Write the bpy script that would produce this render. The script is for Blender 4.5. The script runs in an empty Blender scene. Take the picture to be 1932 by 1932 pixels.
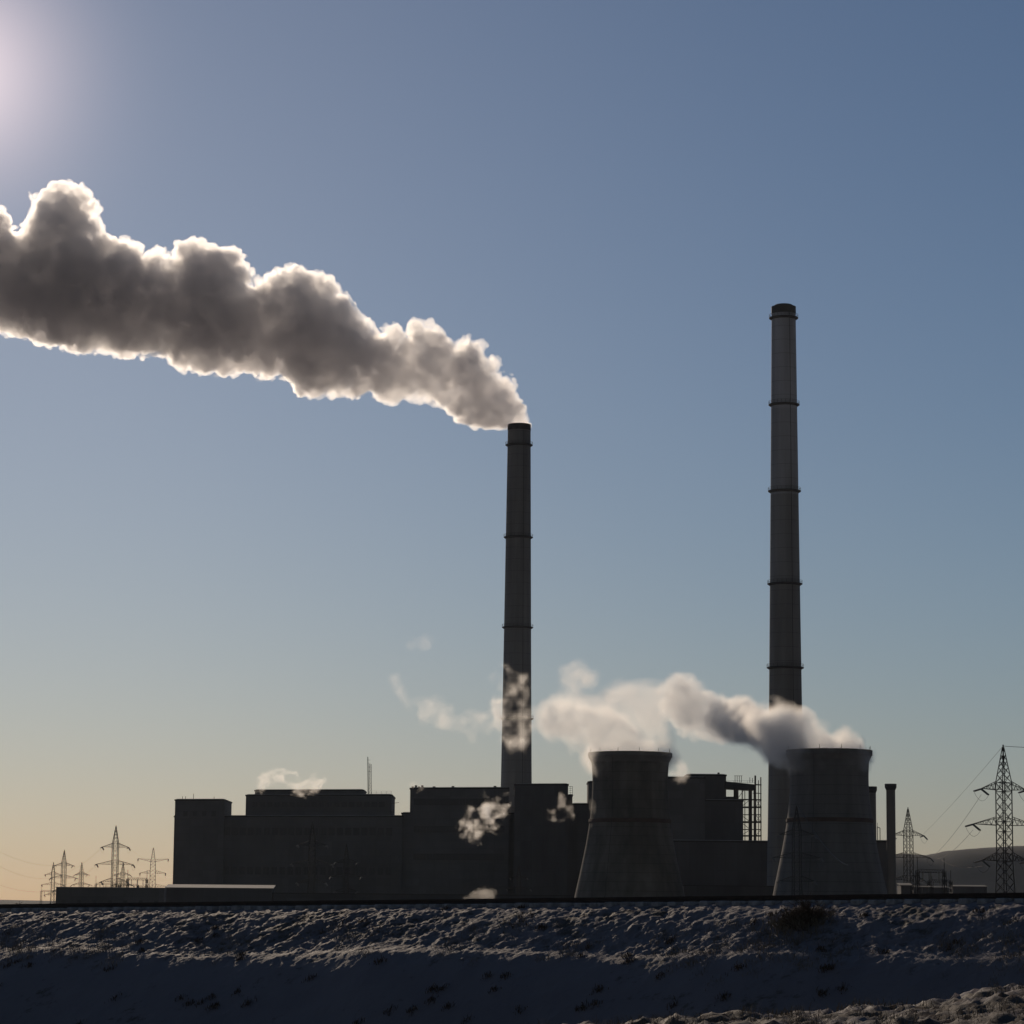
import bpy, math, random
import numpy as np
import openvdb as vdb
from mathutils import Vector, Matrix

sc = bpy.context.scene
COL = sc.collection
rad = math.radians

# ------------------------------------------------------------------ camera
EYE = Vector((0.0, 0.0, 1.7))
FPX = 5370.0                      # focal length in units of a 1932 px wide frame
TILT = math.atan(756.0 / FPX)
ROLL = rad(0.5)
cam = bpy.data.objects.new('camera', bpy.data.cameras.new('camera'))
COL.objects.link(cam)
cam.data.sensor_width = 36.0
cam.data.lens = 36.0 * FPX / 1932.0
cam.data.clip_start = 0.5
cam.data.clip_end = 30000.0
CR = Matrix.Rotation(math.pi / 2 + TILT, 3, 'X') @ Matrix.Rotation(ROLL, 3, 'Z')
cam.matrix_world = Matrix.Translation(EYE) @ CR.to_4x4()
sc.camera = cam

# ------------------------------------------------------------------ sun, sky, exposure
SUN_EL, SUN_AZ = 16.4, -11.6      # degrees; azimuth measured from +Y towards +X
sun_dir = Vector((math.sin(rad(SUN_AZ)) * math.cos(rad(SUN_EL)), math.cos(rad(SUN_AZ)) * math.cos(rad(SUN_EL)), math.sin(rad(SUN_EL))))
sl = bpy.data.lights.new('sun', 'SUN')
sl.energy = 3.6
sl.angle = rad(0.53)
sl.color = (1.0, 0.81, 0.61)
so = bpy.data.objects.new('sun', sl)
COL.objects.link(so)
so.rotation_euler = sun_dir.to_track_quat('Z', 'Y').to_euler()

world = bpy.data.worlds.new("World")
sc.world = world
world.use_nodes = True
nt = world.node_tree
bg = nt.nodes['Background']
sky = nt.nodes.new('ShaderNodeTexSky')
sky.sky_type = 'NISHITA'
sky.sun_disc = False
sky.sun_elevation = rad(SUN_EL)
sky.sun_rotation = rad(SUN_AZ)
sky.altitude = 0
sky.air_density = 1.0
sky.dust_density = 0.22
sky.ozone_density = 6.0
bg.inputs[1].default_value = 0.1
# lens glare painted into the sky as an aureole round the (unseen) sun, by true sky direction
tc = nt.nodes.new('ShaderNodeTexCoord')
dp = nt.nodes.new('ShaderNodeVectorMath'); dp.operation = 'DOT_PRODUCT'
dp.inputs[1].default_value = sun_dir
nt.links.new(tc.outputs['Generated'], dp.inputs[0])
ac = nt.nodes.new('ShaderNodeMath'); ac.operation = 'ARCCOSINE'
nt.links.new(dp.outputs['Value'], ac.inputs[0])
def aureole(width_deg, gain, prev):
    d = nt.nodes.new('ShaderNodeMath'); d.operation = 'DIVIDE'; d.inputs[1].default_value = rad(width_deg)
    nt.links.new(ac.outputs[0], d.inputs[0])
    p = nt.nodes.new('ShaderNodeMath'); p.operation = 'POWER'; p.inputs[1].default_value = 1.6
    nt.links.new(d.outputs[0], p.inputs[0])
    n = nt.nodes.new('ShaderNodeMath'); n.operation = 'MULTIPLY'; n.inputs[1].default_value = -1
    nt.links.new(p.outputs[0], n.inputs[0])
    e = nt.nodes.new('ShaderNodeMath'); e.operation = 'EXPONENT'
    nt.links.new(n.outputs[0], e.inputs[0])
    m = nt.nodes.new('ShaderNodeVectorMath'); m.operation = 'SCALE'; m.inputs[0].default_value = gain
    nt.links.new(e.outputs[0], m.inputs['Scale'])
    a = nt.nodes.new('ShaderNodeVectorMath'); a.operation = 'ADD'
    nt.links.new(prev, a.inputs[0]); nt.links.new(m.outputs[0], a.inputs[1])
    return a.outputs[0]
c = aureole(1.85, (16.0, 13.4, 12.8), sky.outputs[0])
# the clear sky opposite the low winter sun is deeper and more neutral
dh = nt.nodes.new('ShaderNodeVectorMath'); dh.operation = 'DOT_PRODUCT'; dh.inputs[1].default_value = (sun_dir.x, sun_dir.y, 0)
nt.links.new(tc.outputs['Generated'], dh.inputs[0])
mr = nt.nodes.new('ShaderNodeMapRange'); mr.interpolation_type = 'SMOOTHSTEP'
mr.inputs['From Min'].default_value = -.5; mr.inputs['From Max'].default_value = .85
nt.links.new(dh.outputs['Value'], mr.inputs['Value'])
mx = nt.nodes.new('ShaderNodeMix'); mx.data_type = 'RGBA'
mx.inputs[6].default_value = (.64, .43, .29, 1); mx.inputs[7].default_value = (1.09, .965, .90, 1)
nt.links.new(mr.outputs[0], mx.inputs[0])
mu = nt.nodes.new('ShaderNodeVectorMath'); mu.operation = 'MULTIPLY'
nt.links.new(c, mu.inputs[0]); nt.links.new(mx.outputs[2], mu.inputs[1])
# pale dust band low over the horizon
sz = nt.nodes.new('ShaderNodeSeparateXYZ'); nt.links.new(tc.outputs['Generated'], sz.inputs[0])
def zexp(h, amp, off):
    a_ = nt.nodes.new('ShaderNodeMath'); a_.operation = 'MULTIPLY'; a_.inputs[1].default_value = -1 / h; nt.links.new(sz.outputs['Z'], a_.inputs[0])
    b_ = nt.nodes.new('ShaderNodeMath'); b_.operation = 'EXPONENT'; nt.links.new(a_.outputs[0], b_.inputs[0])
    mn = nt.nodes.new('ShaderNodeMath'); mn.operation = 'MINIMUM'; mn.inputs[1].default_value = 1; nt.links.new(b_.outputs[0], mn.inputs[0])
    c_ = nt.nodes.new('ShaderNodeMath'); c_.operation = 'MULTIPLY_ADD'; c_.inputs[1].default_value = amp; c_.inputs[2].default_value = off; nt.links.new(mn.outputs[0], c_.inputs[0])
    return c_.outputs[0]
dim = nt.nodes.new('ShaderNodeVectorMath'); dim.operation = 'SCALE'
nt.links.new(mu.outputs[0], dim.inputs[0]); nt.links.new(zexp(.04, -.42, 1.0), dim.inputs['Scale'])
pale = nt.nodes.new('ShaderNodeVectorMath'); pale.operation = 'SCALE'; pale.inputs[0].default_value = (1.0, .92, .80)
nt.links.new(zexp(.16, 1.0, 0.0), pale.inputs['Scale'])
pm_ = nt.nodes.new('ShaderNodeVectorMath'); pm_.operation = 'MULTIPLY'
nt.links.new(pale.outputs[0], pm_.inputs[0]); nt.links.new(mx.outputs[2], pm_.inputs[1])
sm_ = nt.nodes.new('ShaderNodeVectorMath'); sm_.operation = 'ADD'
nt.links.new(dim.outputs[0], sm_.inputs[0]); nt.links.new(pm_.outputs[0], sm_.inputs[1])
nt.links.new(sm_.outputs[0], bg.inputs[0])

sc.view_settings.view_transform = 'Standard'
sc.view_settings.look = 'None'
sc.view_settings.gamma = 1.0
sc.view_settings.exposure = -1.30
sc.cycles.use_denoising = True
sc.cycles.volume_bounces = 14
sc.cycles.max_bounces = 20
sc.cycles.diffuse_bounces = 3
sc.cycles.transparent_max_bounces = 32
sc.cycles.sample_clamp_indirect = 6.0

# ------------------------------------------------------------------ helpers
def P(px, py, D):
    """the point at depth y = D that the camera sees at (px, py) of a 1932 px frame"""
    r = CR @ Vector(((px - 966) / FPX, -(py - 966) / FPX, -1.0))
    return EYE + r * (D / r.y)

GROUND = -2.0                     # level of the plant yard

def tag(o, label=None, cat=None, group=None, kind=None):
    if label: o['label'] = label
    if cat: o['category'] = cat
    if group: o['group'] = group
    if kind: o['kind'] = kind
    return o

def empty(name, loc, rz=0.0, scale=1.0):
    o = bpy.data.objects.new(name, None)
    COL.objects.link(o)
    o.location = loc
    o.rotation_euler.z = rz
    o.scale = (scale,) * 3
    return o

def copy_tree(o, parent=None):
    c = o.copy(); COL.objects.link(c)
    c.parent = parent
    for ch in [x for x in CHILD.get(o.name, [])]:
        copy_tree(ch, c)
    return c
CHILD = {}

class MB:
    def __init__(s): s.v, s.f, s.sm = [], [], []
    def add(s, vs, fs, smooth=False):
        b = len(s.v); s.v += [tuple(p) for p in vs]
        s.f += [tuple(b + i for i in f) for f in fs]; s.sm += [smooth] * len(fs)
    def hexa(s, p):
        s.add(p, [(0, 3, 2, 1), (4, 5, 6, 7), (0, 1, 5, 4), (1, 2, 6, 5), (2, 3, 7, 6), (3, 0, 4, 7)])
    def box(s, x0, x1, y0, y1, z0, z1):
        s.hexa([(x0, y0, z0), (x1, y0, z0), (x1, y1, z0), (x0, y1, z0), (x0, y0, z1), (x1, y0, z1), (x1, y1, z1), (x0, y1, z1)])
    def tube(s, a, b, r, n=4, r2=None, smooth=False):
        a, b = Vector(a), Vector(b); d = b - a
        if d.length < 1e-6: return
        q = d.to_track_quat('Z', 'Y'); r2 = r if r2 is None else r2
        vs = []
        for c_, rr in ((a, r), (b, r2)):
            for k in range(n):
                t = 2 * math.pi * (k + .5) / n
                vs.append(c_ + q @ Vector((rr * math.cos(t), rr * math.sin(t), 0)))
        fs = [(k, (k + 1) % n, n + (k + 1) % n, n + k) for k in range(n)]
        fs += [tuple(range(n))[::-1], tuple(range(n, 2 * n))]
        s.add(vs, fs, smooth)
    def path(s, pts, r, n=4):
        for a, b in zip(pts[:-1], pts[1:]): s.tube(a, b, r, n)
    def lathe(s, prof, n=72, smooth=True, closed=False):
        """profile of (radius, z) pairs round the local z axis"""
        vs = [(r * math.cos(2 * math.pi * k / n), r * math.sin(2 * math.pi * k / n), z) for r, z in prof for k in range(n)]
        m = len(prof); fs = []
        for i in range(m if closed else m - 1):
            j = (i + 1) % m
            fs += [(i * n + k, i * n + (k + 1) % n, j * n + (k + 1) % n, j * n + k) for k in range(n)]
        s.add(vs, fs, smooth)
    def build(s, name, mat, parent=None):
        me = bpy.data.meshes.new(name)
        me.from_pydata(s.v, [], s.f)
        me.polygons.foreach_set('use_smooth', s.sm)
        me.materials.append(mat); me.update()
        o = bpy.data.objects.new(name, me); COL.objects.link(o)
        if parent:
            o.parent = parent; CHILD.setdefault(parent.name, []).append(o)
        return o

# ------------------------------------------------------------------ materials
def mat(name, col, col2=None, scale=1.0, rough=0.85, metal=0.0, bump=0.0, stretch=(1, 1, 1), bscale=None, detail=6, contrast=(0.35, 0.65), bdist=0.1, panel=None, lift=None):
    m = bpy.data.materials.new(name); m.use_nodes = True
    t = m.node_tree; b = t.nodes['Principled BSDF']
    b.inputs['Base Color'].default_value = (*col, 1); b.inputs['Roughness'].default_value = rough; b.inputs['Metallic'].default_value = metal
    g = t.nodes.new('ShaderNodeNewGeometry')
    mp = t.nodes.new('ShaderNodeVectorMath'); mp.operation = 'MULTIPLY'; mp.inputs[1].default_value = stretch
    t.links.new(g.outputs['Position'], mp.inputs[0])
    if col2:
        n = t.nodes.new('ShaderNodeTexNoise'); n.inputs['Scale'].default_value = scale; n.inputs['Detail'].default_value = detail
        n.inputs['Roughness'].default_value = 0.62
        t.links.new(mp.outputs[0], n.inputs['Vector'])
        r = t.nodes.new('ShaderNodeValToRGB')
        r.color_ramp.elements[0].color = (*col, 1); r.color_ramp.elements[1].color = (*col2, 1)
        r.color_ramp.elements[0].position, r.color_ramp.elements[1].position = contrast
        t.links.new(n.outputs['Fac'], r.inputs[0]); t.links.new(r.outputs[0], b.inputs['Base Color'])
    def over(fac_socket, lo_, hi_):
        src = b.inputs['Base Color'].links[0].from_socket
        mr_ = t.nodes.new('ShaderNodeMapRange'); mr_.inputs['To Min'].default_value = lo_; mr_.inputs['To Max'].default_value = hi_
        t.links.new(fac_socket, mr_.inputs['Value'])
        v_ = t.nodes.new('ShaderNodeVectorMath'); v_.operation = 'SCALE'; t.links.new(src, v_.inputs[0]); t.links.new(mr_.outputs[0], v_.inputs['Scale'])
        t.links.new(v_.outputs[0], b.inputs['Base Color'])
    if panel or lift:
        sx_ = t.nodes.new('ShaderNodeSeparateXYZ'); t.links.new(g.outputs['Position'], sx_.inputs[0])
    if panel:        # precast panels: each a slightly different tone, dark joints
        cb = t.nodes.new('ShaderNodeCombineXYZ'); t.links.new(sx_.outputs['X'], cb.inputs['X']); t.links.new(sx_.outputs['Z'], cb.inputs['Y'])
        bk = t.nodes.new('ShaderNodeTexBrick'); bk.offset = 0; bk.inputs['Scale'].default_value = 1; bk.inputs['Brick Width'].default_value = panel[0]; bk.inputs['Row Height'].default_value = panel[1]
        bk.inputs['Mortar Size'].default_value = .12; bk.inputs['Color1'].default_value = (0, 0, 0, 1); bk.inputs['Color2'].default_value = (1, 1, 1, 1); bk.inputs['Mortar'].default_value = (-1.2, -1.2, -1.2, 1)
        t.links.new(cb.outputs[0], bk.inputs['Vector']); over(bk.outputs['Color'], .93, 1.07)
    if lift:         # casting joints every few metres of height
        fr_ = t.nodes.new('ShaderNodeMath'); fr_.operation = 'PINGPONG'; fr_.inputs[1].default_value = lift / 2; t.links.new(sx_.outputs['Z'], fr_.inputs[0])
        lt = t.nodes.new('ShaderNodeMath'); lt.operation = 'GREATER_THAN'; lt.inputs[1].default_value = .09; t.links.new(fr_.outputs[0], lt.inputs[0]); over(lt.outputs[0], .72, 1.0)
        sn = t.nodes.new('ShaderNodeTexNoise'); sn.inputs['Scale'].default_value = .35; sn.inputs['Detail'].default_value = 5
        sv = t.nodes.new('ShaderNodeVectorMath'); sv.operation = 'MULTIPLY'; sv.inputs[1].default_value = (1, 1, .06); t.links.new(g.outputs['Position'], sv.inputs[0]); t.links.new(sv.outputs[0], sn.inputs['Vector'])
        over(sn.outputs['Fac'], .55, 1.4)
    if bump:
        n2 = t.nodes.new('ShaderNodeTexNoise'); n2.inputs['Scale'].default_value = bscale or scale * 4; n2.inputs['Detail'].default_value = 8
        t.links.new(g.outputs['Position'], n2.inputs['Vector'])
        bp = t.nodes.new('ShaderNodeBump'); bp.inputs['Strength'].default_value = bump; bp.inputs['Distance'].default_value = bdist
        t.links.new(n2.outputs['Fac'], bp.inputs['Height']); t.links.new(bp.outputs[0], b.inputs['Normal'])
    return m

M_conc = mat('concrete', (.20, .19, .18), (.30, .29, .27), .05, .9, stretch=(1, 1, .25), bump=.3, bscale=.6)
M_conc_up = mat('chimney_concrete', (.24, .235, .235), (.34, .335, .33), .06, .9, stretch=(1, 1, .12), bump=.2, bscale=.5, lift=5.0)
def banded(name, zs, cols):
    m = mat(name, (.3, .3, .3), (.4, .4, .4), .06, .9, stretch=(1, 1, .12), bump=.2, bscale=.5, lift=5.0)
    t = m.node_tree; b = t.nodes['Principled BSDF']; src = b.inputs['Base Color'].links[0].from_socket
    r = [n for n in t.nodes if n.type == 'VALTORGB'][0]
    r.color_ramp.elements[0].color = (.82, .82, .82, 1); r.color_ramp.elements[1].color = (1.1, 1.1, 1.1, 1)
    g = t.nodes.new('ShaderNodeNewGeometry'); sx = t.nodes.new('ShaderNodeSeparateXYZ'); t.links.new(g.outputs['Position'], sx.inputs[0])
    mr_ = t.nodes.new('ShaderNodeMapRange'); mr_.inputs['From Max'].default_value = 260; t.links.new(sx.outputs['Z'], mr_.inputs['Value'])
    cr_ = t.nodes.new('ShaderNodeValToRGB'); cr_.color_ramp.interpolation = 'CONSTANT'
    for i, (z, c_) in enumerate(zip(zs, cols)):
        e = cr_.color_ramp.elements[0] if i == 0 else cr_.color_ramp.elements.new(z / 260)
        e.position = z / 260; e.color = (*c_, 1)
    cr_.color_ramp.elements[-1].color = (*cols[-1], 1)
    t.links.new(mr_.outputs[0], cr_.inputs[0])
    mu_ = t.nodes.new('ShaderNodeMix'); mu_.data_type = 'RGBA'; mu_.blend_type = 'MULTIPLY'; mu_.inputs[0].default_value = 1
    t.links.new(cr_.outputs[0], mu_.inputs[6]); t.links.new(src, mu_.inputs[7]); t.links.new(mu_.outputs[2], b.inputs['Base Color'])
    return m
M_band_idle = banded('stepped_bands', (0, 88, 117, 149, 179), ((.32, .31, .30), (.36, .35, .34), (.42, .42, .42), (.56, .57, .60), (.66, .67, .71)))  # base tone steps paler with height, section by section
M_cool = mat('tower_concrete', (.12, .115, .10), (.27, .25, .22), .09, .92, stretch=(1, 1, .5), bump=.4, bscale=.4, lift=3.0)
M_cool2 = mat('tower_concrete_pale', (.20, .195, .19), (.27, .265, .26), .05, .92, stretch=(1, 1, .15), bump=.3, bscale=.4, lift=3.0)
M_band = mat('tower_band', (.10, .07, .06), (.16, .11, .09), .2)
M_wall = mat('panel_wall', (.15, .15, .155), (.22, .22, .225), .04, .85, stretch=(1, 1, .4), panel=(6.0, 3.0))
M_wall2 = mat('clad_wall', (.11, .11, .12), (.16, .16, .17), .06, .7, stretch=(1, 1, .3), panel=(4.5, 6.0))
M_roof = mat('roof_snow', (.45, .47, .5), (.62, .64, .68), .2, .8)
M_dark = mat('dark_trim', (.05, .05, .055), (.08, .08, .08), .3, .7)
M_glass = mat('window_glass', (.12, .12, .13), None, rough=.35)
M_steel = mat('weathered_steel', (.055, .055, .058), (.085, .083, .08), .5, .85)
M_rust = mat('painted_steel', (.09, .08, .075), (.13, .10, .08), .4, .7)
M_ins = mat('insulator_glass', (.20, .19, .17), None, rough=.3)
M_wire = mat('wire', (.10, .10, .10), None, rough=.5, metal=.6)
M_rail = mat('rail_steel', (.055, .045, .04), (.08, .06, .05), 3, .5, .4)
M_sleep = mat('sleeper', (.35, .35, .36), (.62, .64, .68), 4, .9, bump=.5, bscale=20, bdist=.03)
M_metalroof = mat('icy_metal_roof', (.36, .35, .34), (.46, .45, .44), .3, .78, .0)
M_twig = mat('twig', (.09, .065, .045), (.14, .10, .07), 3, .9)
M_straw = mat('straw', (.20, .165, .12), (.30, .255, .20), 6, .9)
M_hill = mat('wooded_hill', (.013, .016, .022), (.026, .031, .044), .012, .95, detail=10, contrast=(.45, .62))
M_tree = mat('bare_tree', (.05, .045, .04), None)

# snow ground: pale snow with soil, dead grass and stones showing through
def snow_mat():
    m = bpy.data.materials.new('snowy_ground'); m.use_nodes = True
    t = m.node_tree; b = t.nodes['Principled BSDF']; b.inputs['Roughness'].default_value = .75
    g = t.nodes.new('ShaderNodeNewGeometry')
    def noise(sc_, det=6, ro=.6):
        n = t.nodes.new('ShaderNodeTexNoise'); n.inputs['Scale'].default_value = sc_; n.inputs['Detail'].default_value = det; n.inputs['Roughness'].default_value = ro
        t.links.new(g.outputs['Position'], n.inputs['Vector']); return n.outputs['Fac']
    def ramp(f, a, b_):
        r = t.nodes.new('ShaderNodeMapRange'); r.inputs['From Min'].default_value = a; r.inputs['From Max'].default_value = b_
        t.links.new(f, r.inputs['Value']); return r.outputs[0]
    def mix(f, a, b_):
        x = t.nodes.new('ShaderNodeMix'); x.data_type = 'RGBA'
        t.links.new(f, x.inputs[0])
        for i, c_ in ((6, a), (7, b_)):
            if isinstance(c_, tuple): x.inputs[i].default_value = (*c_, 1)
            else: t.links.new(c_, x.inputs[i])
        return x.outputs[2]
    # exposed soil attribute written on the mesh (0 snow .. 1 bare)
    at = t.nodes.new('ShaderNodeAttribute'); at.attribute_name = 'bare'
    ad = t.nodes.new('ShaderNodeMath'); ad.operation = 'ADD'
    t.links.new(noise(2.2, 8, .7), ad.inputs[0]); t.links.new(at.outputs['Fac'], ad.inputs[1])
    bare = ramp(ad.outputs[0], .58, .74)
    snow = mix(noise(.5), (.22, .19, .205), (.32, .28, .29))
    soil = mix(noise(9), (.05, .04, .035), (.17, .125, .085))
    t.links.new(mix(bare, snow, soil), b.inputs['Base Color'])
    bp = t.nodes.new('ShaderNodeBump'); bp.inputs['Strength'].default_value = .6; bp.inputs['Distance'].default_value = .04
    t.links.new(noise(7, 8, .65), bp.inputs['Height']); t.links.new(bp.outputs[0], b.inputs['Normal'])
    return m
M_snow = snow_mat()

def vol_mat(name, density, g=.8, col=(1, 1, 1), absorb=0.0, abs_col=(.5, .5, .5)):
    m = bpy.data.materials.new(name); m.use_nodes = True
    t = m.node_tree
    for n in list(t.nodes):
        if n.type == 'BSDF_PRINCIPLED': t.nodes.remove(n)
    out = [n for n in t.nodes if n.type == 'OUTPUT_MATERIAL'][0]
    v = t.nodes.new('ShaderNodeVolumeScatter'); v.inputs['Density'].default_value = density
    v.inputs['Anisotropy'].default_value = g; v.inputs['Color'].default_value = (*col, 1)
    last = v.outputs[0]
    if absorb > 0:
        a = t.nodes.new('ShaderNodeVolumeAbsorption'); a.inputs['Density'].default_value = absorb; a.inputs['Color'].default_value = (*abs_col, 1)
        s = t.nodes.new('ShaderNodeAddShader'); t.links.new(v.outputs[0], s.inputs[0]); t.links.new(a.outputs[0], s.inputs[1]); last = s.outputs[0]
    t.links.new(last, out.inputs['Volume'])
    return m

# ------------------------------------------------------------------ noise for meshes
def perlin2(x, y, seed=0):
    rs = np.random.RandomState(seed); perm = rs.permutation(512); ang = rs.rand(512) * 2 * np.pi
    gx, gy = np.cos(ang), np.sin(ang)
    xi, yi = np.floor(x).astype(np.int64), np.floor(y).astype(np.int64); xf, yf = x - xi, y - yi
    u, v = xf * xf * xf * (xf * (xf * 6 - 15) + 10), yf * yf * yf * (yf * (yf * 6 - 15) + 10)
    def gr(i, j, a, b):
        h = perm[(perm[i & 511] + j) & 511]; return gx[h] * a + gy[h] * b
    a = gr(xi, yi, xf, yf); b = gr(xi + 1, yi, xf - 1, yf); c_ = gr(xi, yi + 1, xf, yf - 1); d = gr(xi + 1, yi + 1, xf - 1, yf - 1)
    return (a + u * (b - a)) * (1 - v) + (c_ + u * (d - c_)) * v
def fbm2(x, y, seed=0, oct=4, gain=.5):
    s, a = 0, 1.0
    for k in range(oct):
        s = s + a * perlin2(x * 2 ** k + 17.3 * k, y * 2 ** k - 9.1 * k, seed + k); a *= gain
    return s
def sstep(a, b, x):
    t = np.clip((x - a) / (b - a), 0, 1); return t * t * (3 - 2 * t)

# ------------------------------------------------------------------ terrain
TA, TB = P(0, 1706, 112.0), P(1932, 1684, 84.0)     # top of the near rail, both ends of the frame
tslope = (TB.y - TA.y) / (TB.x - TA.x)
tgrade = (TB.z - TA.z) / (TB.x - TA.x)
def track_y(x): return TA.y + (x - TA.x) * tslope
def track_z(x): return TA.z + (np.clip(x, -150, 150) - TA.x) * tgrade - .20   # formation level, rail top less rail height
def terrain(x, y):
    cs = 1 / math.sqrt(1 + tslope ** 2)
    u = (track_y(x) - y) * cs                      # distance in front of the near rail
    zc = track_z(x)
    along = x / cs
    w = 1.4 * fbm2(along * .09, u * 0 + 3.3, 40, 3)         # shoulder width wanders
    shoulder = 4.9 + w * .45
    drop1 = 1.55 + .25 * fbm2(along * .12, u * 0 + 1.1, 41, 2)
    z = zc - drop1 * sstep(-0.15, 1.0, u / shoulder) * np.clip(u / shoulder * .6 + .4, 0, 1)
    z = z - (zc + 2.6 - drop1) * np.clip((u - shoulder) / 5.0, 0, 1) ** 1.15 * (u > 0)
    near = 1 - sstep(40, 62, y)
    ridge_z = .30 + .085 * x + .22 * fbm2(x * .16, x * 0 + 5.5, 44, 3)
    face = ridge_z - .10 * np.clip(y - 34 - 1.2 * perlin2(x * .2, x * 0 + 2.2, 48), 0, 40) ** 1.1 - .028 * np.clip(34 - y, 0, 34)
    z = np.where(y < 62, np.maximum(z * (1 - near) + (-1.6) * near, np.where(y < 62, np.maximum(face, -1.6), -9)), z)
    back = np.clip((-u - 5.0) / 6.0, 0, 1)
    zb = zc + (GROUND - zc) * (back * back * (3 - 2 * back))
    z = np.where(u < 0, zb, z)
    # lumps of frozen snow, tussocks
    up = sstep(.2, 1.2, u) * (1 - sstep(shoulder - 1.2, shoulder + 1.6, u))
    nh = (1 - sstep(38, 44, y)) * sstep(0, .1, ridge_z + 3)
    patch = .25 + .95 * sstep(-.25, .45, fbm2(x * .13, y * .2, 58, 3) + .25 * (1 - sstep(.3, .55, np.abs(u / shoulder - .55) )))
    amp = .02 + .056 * up * patch + .08 * nh * (z > -1.2)
    far = 1 - sstep(120, 200, y)
    l1 = fbm2(x * 1.35, y * 1.0, 50, 4, .72)
    l2 = fbm2(x * 3.3, y * 2.9, 60, 2, .95)
    l3 = np.where(y < 130, fbm2(x * 8.5, y * 7.5, 65, 2, .8), 0)
    z = z + far * (.35 + up + nh) * .016 * l3 * (u > -.3)
    z = z + far * amp * (l1 * 1.0 + (.35 - np.abs(l2)) * .9) * np.where(u < -.3, .3, 1)
    # bare-ground mask
    bare = .20 * fbm2(x * .35, y * .3, 70, 3) + .23 * nh + .05 * up - .04 * (1 - up) * (1 - nh)
    bare = bare + .12 * np.clip(-l1, 0, 1) * up
    bare = np.where(y > 150, -.05 + .2 * fbm2(x * .02, y * .02, 80, 3), bare)
    return z, bare, u

def sp(a, b, n, p=1.0): return a + (b - a) * np.linspace(0, 1, n) ** p
xs = np.concatenate([-sp(34, 6400, 46, 2.6)[::-1], np.arange(-33.9, -23, .3), np.arange(-22.9, 22.9, .062), np.arange(23, 33.9, .3), sp(34, 6400, 46, 2.6)])
ys = np.concatenate([np.linspace(-250, 8, 20), np.arange(9, 24, 1.0), np.arange(24, 44, .09), np.arange(44, 72, .5), np.arange(72, 78, .16), np.arange(78, 114, .085), np.arange(114, 128, .3), sp(128, 7300, 70, 2.4)])
X, Y = np.meshgrid(xs, ys)
Z, BARE, U = terrain(X, Y)
def grid_mesh(name, X, Y, Z, material, bare=None):
    ny, nx = X.shape
    me = bpy.data.meshes.new(name)
    co = np.stack([X, Y, Z], -1).reshape(-1, 3).astype(np.float32)
    idx = np.arange(nx * ny, dtype=np.int32).reshape(ny, nx)
    q = np.stack([idx[:-1, :-1], idx[:-1, 1:], idx[1:, 1:], idx[1:, :-1]], -1).reshape(-1, 4)
    fill_mesh(me, co, q)
    if bare is not None:
        a = me.attributes.new('bare', 'FLOAT', 'POINT'); a.data.foreach_set('value', bare.reshape(-1).astype(np.float32))
    me.materials.append(material)
    o = bpy.data.objects.new(name, me); COL.objects.link(o)
    return o
def fill_mesh(me, co, q, smooth=True):
    me.vertices.add(len(co)); me.vertices.foreach_set('co', co.astype(np.float32).ravel())
    me.loops.add(q.size); me.loops.foreach_set('vertex_index', q.astype(np.int32).ravel())
    me.polygons.add(len(q)); me.polygons.foreach_set('loop_start', np.arange(0, q.size, 4, dtype=np.int32))
    me.polygons.foreach_set('use_smooth', np.full(len(q), smooth))
    me.update(calc_edges=True); me.validate()
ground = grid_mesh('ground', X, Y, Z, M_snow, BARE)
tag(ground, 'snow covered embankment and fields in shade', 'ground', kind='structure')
def ground_z(x, y):
    z, _, _ = terrain(np.array([float(x)]), np.array([float(y)])); return float(z[0])

# far hills: a wooded ridge on the right, a low rise along the rest of the horizon
hx = np.concatenate([np.linspace(-3600, 400, 60), np.linspace(420, 3600, 300)])
hy = np.linspace(4300, 6800, 60)
HX, HY = np.meshgrid(hx, hy)
crest = np.interp(HX / 5200 * FPX + 966, [-3000, 0, 140, 1500, 1650, 1705, 1750, 1800, 1870, 1932, 2100, 4000],
                  [14, 17, 15, 20, 112, 118, 114, 124, 129, 133, 150, 170]) * 5200 / FPX
prof = np.exp(-((HY - 5200) / 310.0) ** 2)
HZ = GROUND - 3 + (crest + 6) * prof + 4.0 * fbm2(HX * .006, HY * .006, 90, 4) * prof * np.clip(crest / 60, .15, 1) + 1.2 * fbm2(HX * .05, HY * .02, 95, 2) * prof * np.clip(crest / 60, .2, 1)
tag(grid_mesh('hills', HX, HY, HZ, M_hill), 'dark wooded ridge beyond the power lines', 'hills', kind='structure')

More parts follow.
